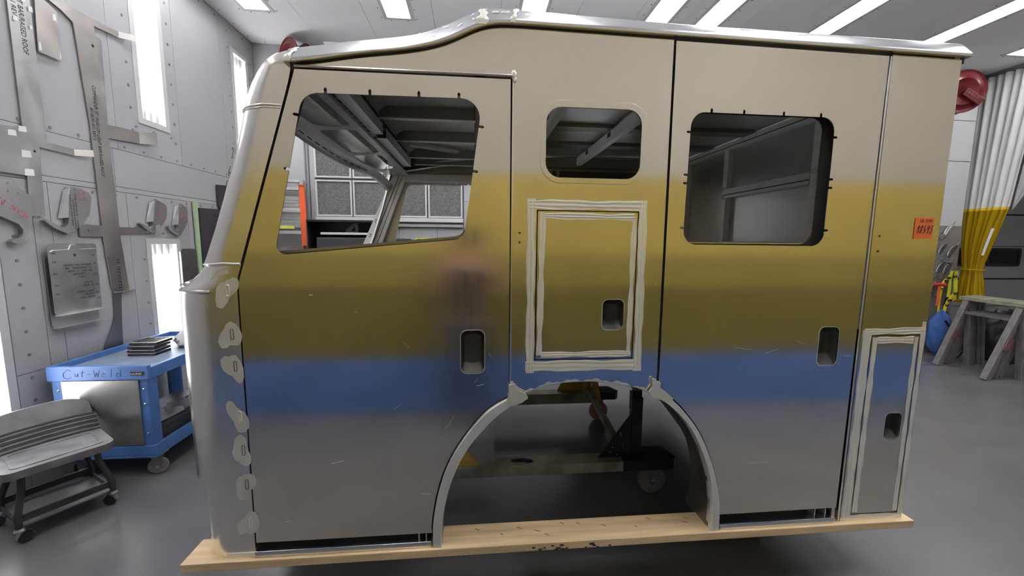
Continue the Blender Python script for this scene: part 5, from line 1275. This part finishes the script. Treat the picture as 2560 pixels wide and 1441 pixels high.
# safety harness
hs = thing('safety_harness', 'yellow and black safety harness hanging on the tool board beside the curtain', 'harness', (7.48, 3.93, .6))
def strap(nm, pts, w, m, par, y=3.95, th=.006):
    b = B(); n = len(pts)
    for (x0, z0), (x1, z1) in zip(pts, pts[1:]): b.bar((x0, y, z0), (x1, y, z1), th, w, Vector((0, 0, 1)).cross(Vector((0, 1, 0)))) if False else None
    P = [Vector((p[0], 0, p[1])) for p in pts]; L = []; R_ = []
    for i, p in enumerate(P):
        d = (P[min(i + 1, n - 1)] - P[max(i - 1, 0)]).normalized(); q = Vector((-d.z, 0, d.x)) * w / 2
        yy = y + .008 * math.sin(i * 1.9)
        L.append(p + q + Vector((0, yy, 0))); R_.append(p - q + Vector((0, yy, 0)))
    pts3 = L + R_ + [v + Vector((0, th, 0)) for v in L] + [v + Vector((0, th, 0)) for v in R_]
    f = []
    for i in range(n - 1):
        f += [(i, i + 1, n + i + 1, n + i), (2 * n + i, 2 * n + i + 1, 3 * n + i + 1, 3 * n + i), (i, i + 1, 2 * n + i + 1, 2 * n + i), (n + i, n + i + 1, 3 * n + i + 1, 3 * n + i)]
    b.faces(pts3, f); return obj(nm, b, m, par)
strap('shoulder_strap', [(7.54, 1.355), (7.535, 1.2), (7.53, 1.05), (7.525, .93)], .055, M_lime, hs)
strap('shoulder_strap', [(7.62, 1.35), (7.635, 1.2), (7.64, 1.05), (7.645, .88)], .065, M_lime, hs)
strap('leg_strap', [(7.60, .98), (7.52, .86), (7.47, .76), (7.46, .66)], .05, M_yweb, hs, 3.93)
strap('chest_strap', [(7.50, 1.27), (7.42, 1.18), (7.38, 1.08)], .045, M_yweb, hs, 3.94)
strap('side_strap', [(7.41, 1.05), (7.405, .85), (7.40, .70), (7.385, .62)], .038, M_yweb, hs, 3.96)
strap('back_strap', [(7.58, 1.33), (7.575, 1.15), (7.57, 1.0), (7.52, .80)], .06, M_black, hs, 3.975)
for x, z in ((7.44, 1.19), (7.54, .88), (7.50, .80), (7.63, .99), (7.58, 1.26), (7.47, 1.24)):
    obj('buckle', B().prism(rrect(x - .03, x + .03, z - .018, z + .018, .006, 3), [rrect(x - .018, x + .018, z - .008, z + .008, .003, 2)], 'y', 3.925, .012), M_black, hs)
obj('hanging_ring', B().tube([(7.575 + .045 * math.cos(a), 3.96, 1.365 + .035 * math.sin(a)) for a in [2 * PI * k / 14 for k in range(14)]], .006, 6, closed=True), M_zinc, hs, smooth=True)
obj('pouch', blob('pouch_tmp', (7.50, 3.95, .66), (.07, .04, .055), M_black, .04, 5).data and B().sphere((7.50, 3.95, .66), .06, (1.1, .6, .9)), M_black, hs, smooth=True)
bpy.data.objects.remove(bpy.data.objects['pouch_tmp'])
ow = thing('orange_strap', 'orange and red webbing strap hanging left of the yellow harness', 'strap', (7.33, 3.95, .8))
strap('webbing', [(7.35, 1.13), (7.345, 1.0), (7.34, .90), (7.335, .80)], .05, M_owb, ow, 3.94)
obj('roller_handle', B().tube([(7.25, 3.95, 1.135), (7.30, 3.95, 1.14), (7.44, 3.95, 1.125), (7.47, 3.95, 1.12)], [.018, .028, .028, .018], 10), M_rgrip, ow, smooth=True)
bb = blob('blue_bag', (7.38, 3.90, .36), (.17, .10, .34), M_bluecloth, .07, 11, n=36, flat=.002)
tag(bb, 'blue cloth bag slumped below the harness behind the sawhorse leg', 'bag')
strap('bag_strap', [(7.33, .58), (7.41, .50), (7.47, .52)], .03, M_black, bb, 3.79)
kb = blob('black_sack', (8.05, 3.55, .32), (.27, .30, .42), M_bag, .08, 21, n=40, flat=.003)
tag(kb, 'crumpled black plastic sack on the floor behind the sawhorses', 'sack')
fw = thing('floor_fan', 'dark round floor fan half hidden behind the sawhorse legs', 'fan', (7.45, 3.72, 0))
obj('ring', B().tube([(7.45 + .13 * math.cos(a), 3.70, .14 + .13 * math.sin(a)) for a in [2 * PI * k / 24 for k in range(24)]], .014, 8, closed=True), M_blackp, fw, smooth=True)
obj('hub', B().cyl((7.45, 3.67, .14), (7.45, 3.76, .14), .05, n=16), M_blackp, fw)
for k in range(5):
    a = k * 2 * PI / 5; obj('blade', B().faces([(7.45 + .04 * math.cos(a), 3.70, .14 + .04 * math.sin(a)), (7.45 + .12 * math.cos(a - .3), 3.69, .14 + .12 * math.sin(a - .3)), (7.45 + .12 * math.cos(a + .4), 3.72, .14 + .12 * math.sin(a + .4))], [(0, 1, 2)]), M_steeld, fw)

# ============================================================ PERSON TAKING THE PHOTOGRAPH (seen mirrored in the doors)
def skin_mesh(nm, verts, edges, radii, m, parent, root=0, sub=2, extra=None):
    me = bpy.data.meshes.new(nm); me.from_pydata([tuple(v) for v in verts], edges, []); o = bpy.data.objects.new(nm, me); COL.objects.link(o)
    sk = o.modifiers.new('skin', 'SKIN'); sk.use_smooth_shade = True
    for i, r in enumerate(radii):
        d = me.skin_vertices[0].data[i]; d.radius = r if isinstance(r, tuple) else (r, r); d.use_root = (i == root)
    ss = o.modifiers.new('sub', 'SUBSURF'); ss.levels = ss.render_levels = sub
    dg = bpy.context.evaluated_depsgraph_get(); me2 = bpy.data.meshes.new_from_object(o.evaluated_get(dg))
    bpy.data.objects.remove(o); bpy.data.meshes.remove(me)
    b = B(); b.bm.from_mesh(me2); bpy.data.meshes.remove(me2)
    if extra: extra(b)
    return obj(nm, b, m, parent, smooth=True)
PX, PY = -.07, -2.02
pe = thing('person', 'person in a dark shirt holding up a phone with both hands', 'person', (PX, PY, 0))
sv = [(PX, PY, .98), (PX, PY + .01, 1.16), (PX, PY, 1.34), (PX, PY - .005, 1.49), (PX, PY, 1.58), (PX, PY + .01, 1.66),              # 0-5 trunk, neck
      (PX, PY + .03, 1.74), (PX, PY + .02, 1.83),                                                                                      # 6-7 head
      (PX - .19, PY, 1.47), (PX - .30, PY + .08, 1.25), (PX - .20, PY + .20, 1.46), (PX - .135, PY + .245, 1.66),                    # left arm: shoulder, elbow, forearm, wrist
      (PX + .19, PY, 1.47), (PX + .32, PY + .08, 1.25), (PX + .22, PY + .20, 1.46), (PX + .155, PY + .245, 1.66),
      (PX - .10, PY, .92), (PX - .11, PY + .03, .52), (PX - .12, PY, .12), (PX + .10, PY, .92), (PX + .11, PY + .03, .52), (PX + .12, PY, .12)]
se = [(0, 1), (1, 2), (2, 3), (3, 4), (4, 5), (5, 6), (6, 7), (3, 8), (8, 9), (9, 10), (10, 11), (3, 12), (12, 13), (13, 14), (14, 15), (0, 16), (16, 17), (17, 18), (0, 19), (19, 20), (20, 21)]
sr = [(.15, .105), (.135, .095), (.155, .105), (.13, .085), .062, .058, (.085, .10), (.07, .085), .062, .046, .043, .028, .062, .046, .043, .028, .088, .058, .042, .088, .058, .042]
def face(b):
    hx, hy, hz_ = PX, PY + .125, 1.735
    b.sphere((hx, hy + .008, hz_ - .015), .016, (.8, 1.2, 1.5), 8)
    for s_ in (-1, 1):
        b.sphere((hx + s_ * .033, hy - .012, hz_ + .012), .012, (1.2, .6, .8), 8); b.sphere((hx + s_ * .088, hy - .10, hz_ - .005), .028, (.35, .7, 1.1), 8)
    b.sphere((hx, hy - .012, hz_ - .062), .02, (1.2, .45, .4), 8)
    for s_, wx in ((-1, PX - .135), (1, PX + .155)):
        wy, wz = PY + .245, 1.66
        b.sphere((wx + .004 * -s_, wy + .012, wz + .05), .042, (.55, .75, 1.05), 10)
        for k, ln in enumerate((.068, .076, .071, .056)):
            z = wz + .028 + k * .019
            p0 = Vector((wx, wy + .02, z + .005))
            b.tube([p0, p0 + Vector((-s_ * .004, .022, .004)), p0 + Vector((-s_ * .022, .030, .004)), p0 + Vector((-s_ * (ln - .02), .026, .002))], [.0095, .009, .0085, .007], 7)
        b.tube([(wx, wy - .01, wz + .03), (wx - s_ * .018, wy - .018, wz + .055), (wx - s_ * .04, wy - .008, wz + .07)], [.011, .010, .008], 7)
skin_mesh('body', sv, se, sr, M_skin, pe, 0, 2, face)
cv = [0, 1, 2, 3, 8, 12]; 
sv2 = [sv[0], sv[1], sv[2], sv[3], sv[4], sv[8], tuple((Vector(sv[8]) + Vector(sv[9]) * 1.4) / 2.4), sv[12], tuple((Vector(sv[12]) + Vector(sv[13]) * 1.4) / 2.4), (PX, PY, .90)]
skin_mesh('shirt', sv2, [(0, 1), (1, 2), (2, 3), (3, 4), (3, 5), (5, 6), (3, 7), (7, 8), (0, 9)], [(.168, .122), (.152, .112), (.172, .122), (.148, .102), .066, .078, .070, .078, .070, (.172, .126)], M_shirt, pe)
skin_mesh('trousers', [(PX, PY, .96), (PX - .10, PY, .90), (PX - .11, PY + .03, .52), (PX - .12, PY, .10), (PX + .10, PY, .90), (PX + .11, PY + .03, .52), (PX + .12, PY, .10)],
          [(0, 1), (1, 2), (2, 3), (0, 4), (4, 5), (5, 6)], [(.155, .115), .102, .074, .066, .102, .074, .066], M_jean, pe)
for s_ in (-1, 1):
    obj('shoe', B().sphere((PX + s_ * .12, PY + .06, .05), .05, (.95, 2.5, .98), 14), M_black, pe, smooth=True)
obj('hair', B().grid(lambda u, v: (PX + .098 * math.sin(PI * (.02 + .50 * v)) * math.cos(2 * PI * u), PY + .015 + .115 * math.sin(PI * (.02 + .50 * v)) * math.sin(2 * PI * u) - .012, 1.785 + .115 * math.cos(PI * (.02 + .50 * v)) - (.03 if math.sin(2 * PI * u) < 0 else 0) * v), 20, 8, True), M_hair, pe, smooth=True)
ph = tag(obj('phone', B().box(-.115, .045, -1.752, -1.743, 1.695, 1.772), M_blackp, bevel=.003), 'dark phone held up by the person behind the camera position', 'phone')
obj('lens', B().cyl((.02, -1.743, 1.755), (.02, -1.741, 1.755), .009, n=14).cyl((.02, -1.743, 1.73), (.02, -1.741, 1.73), .009, n=14), M_dglass, ph, kind='stuff')
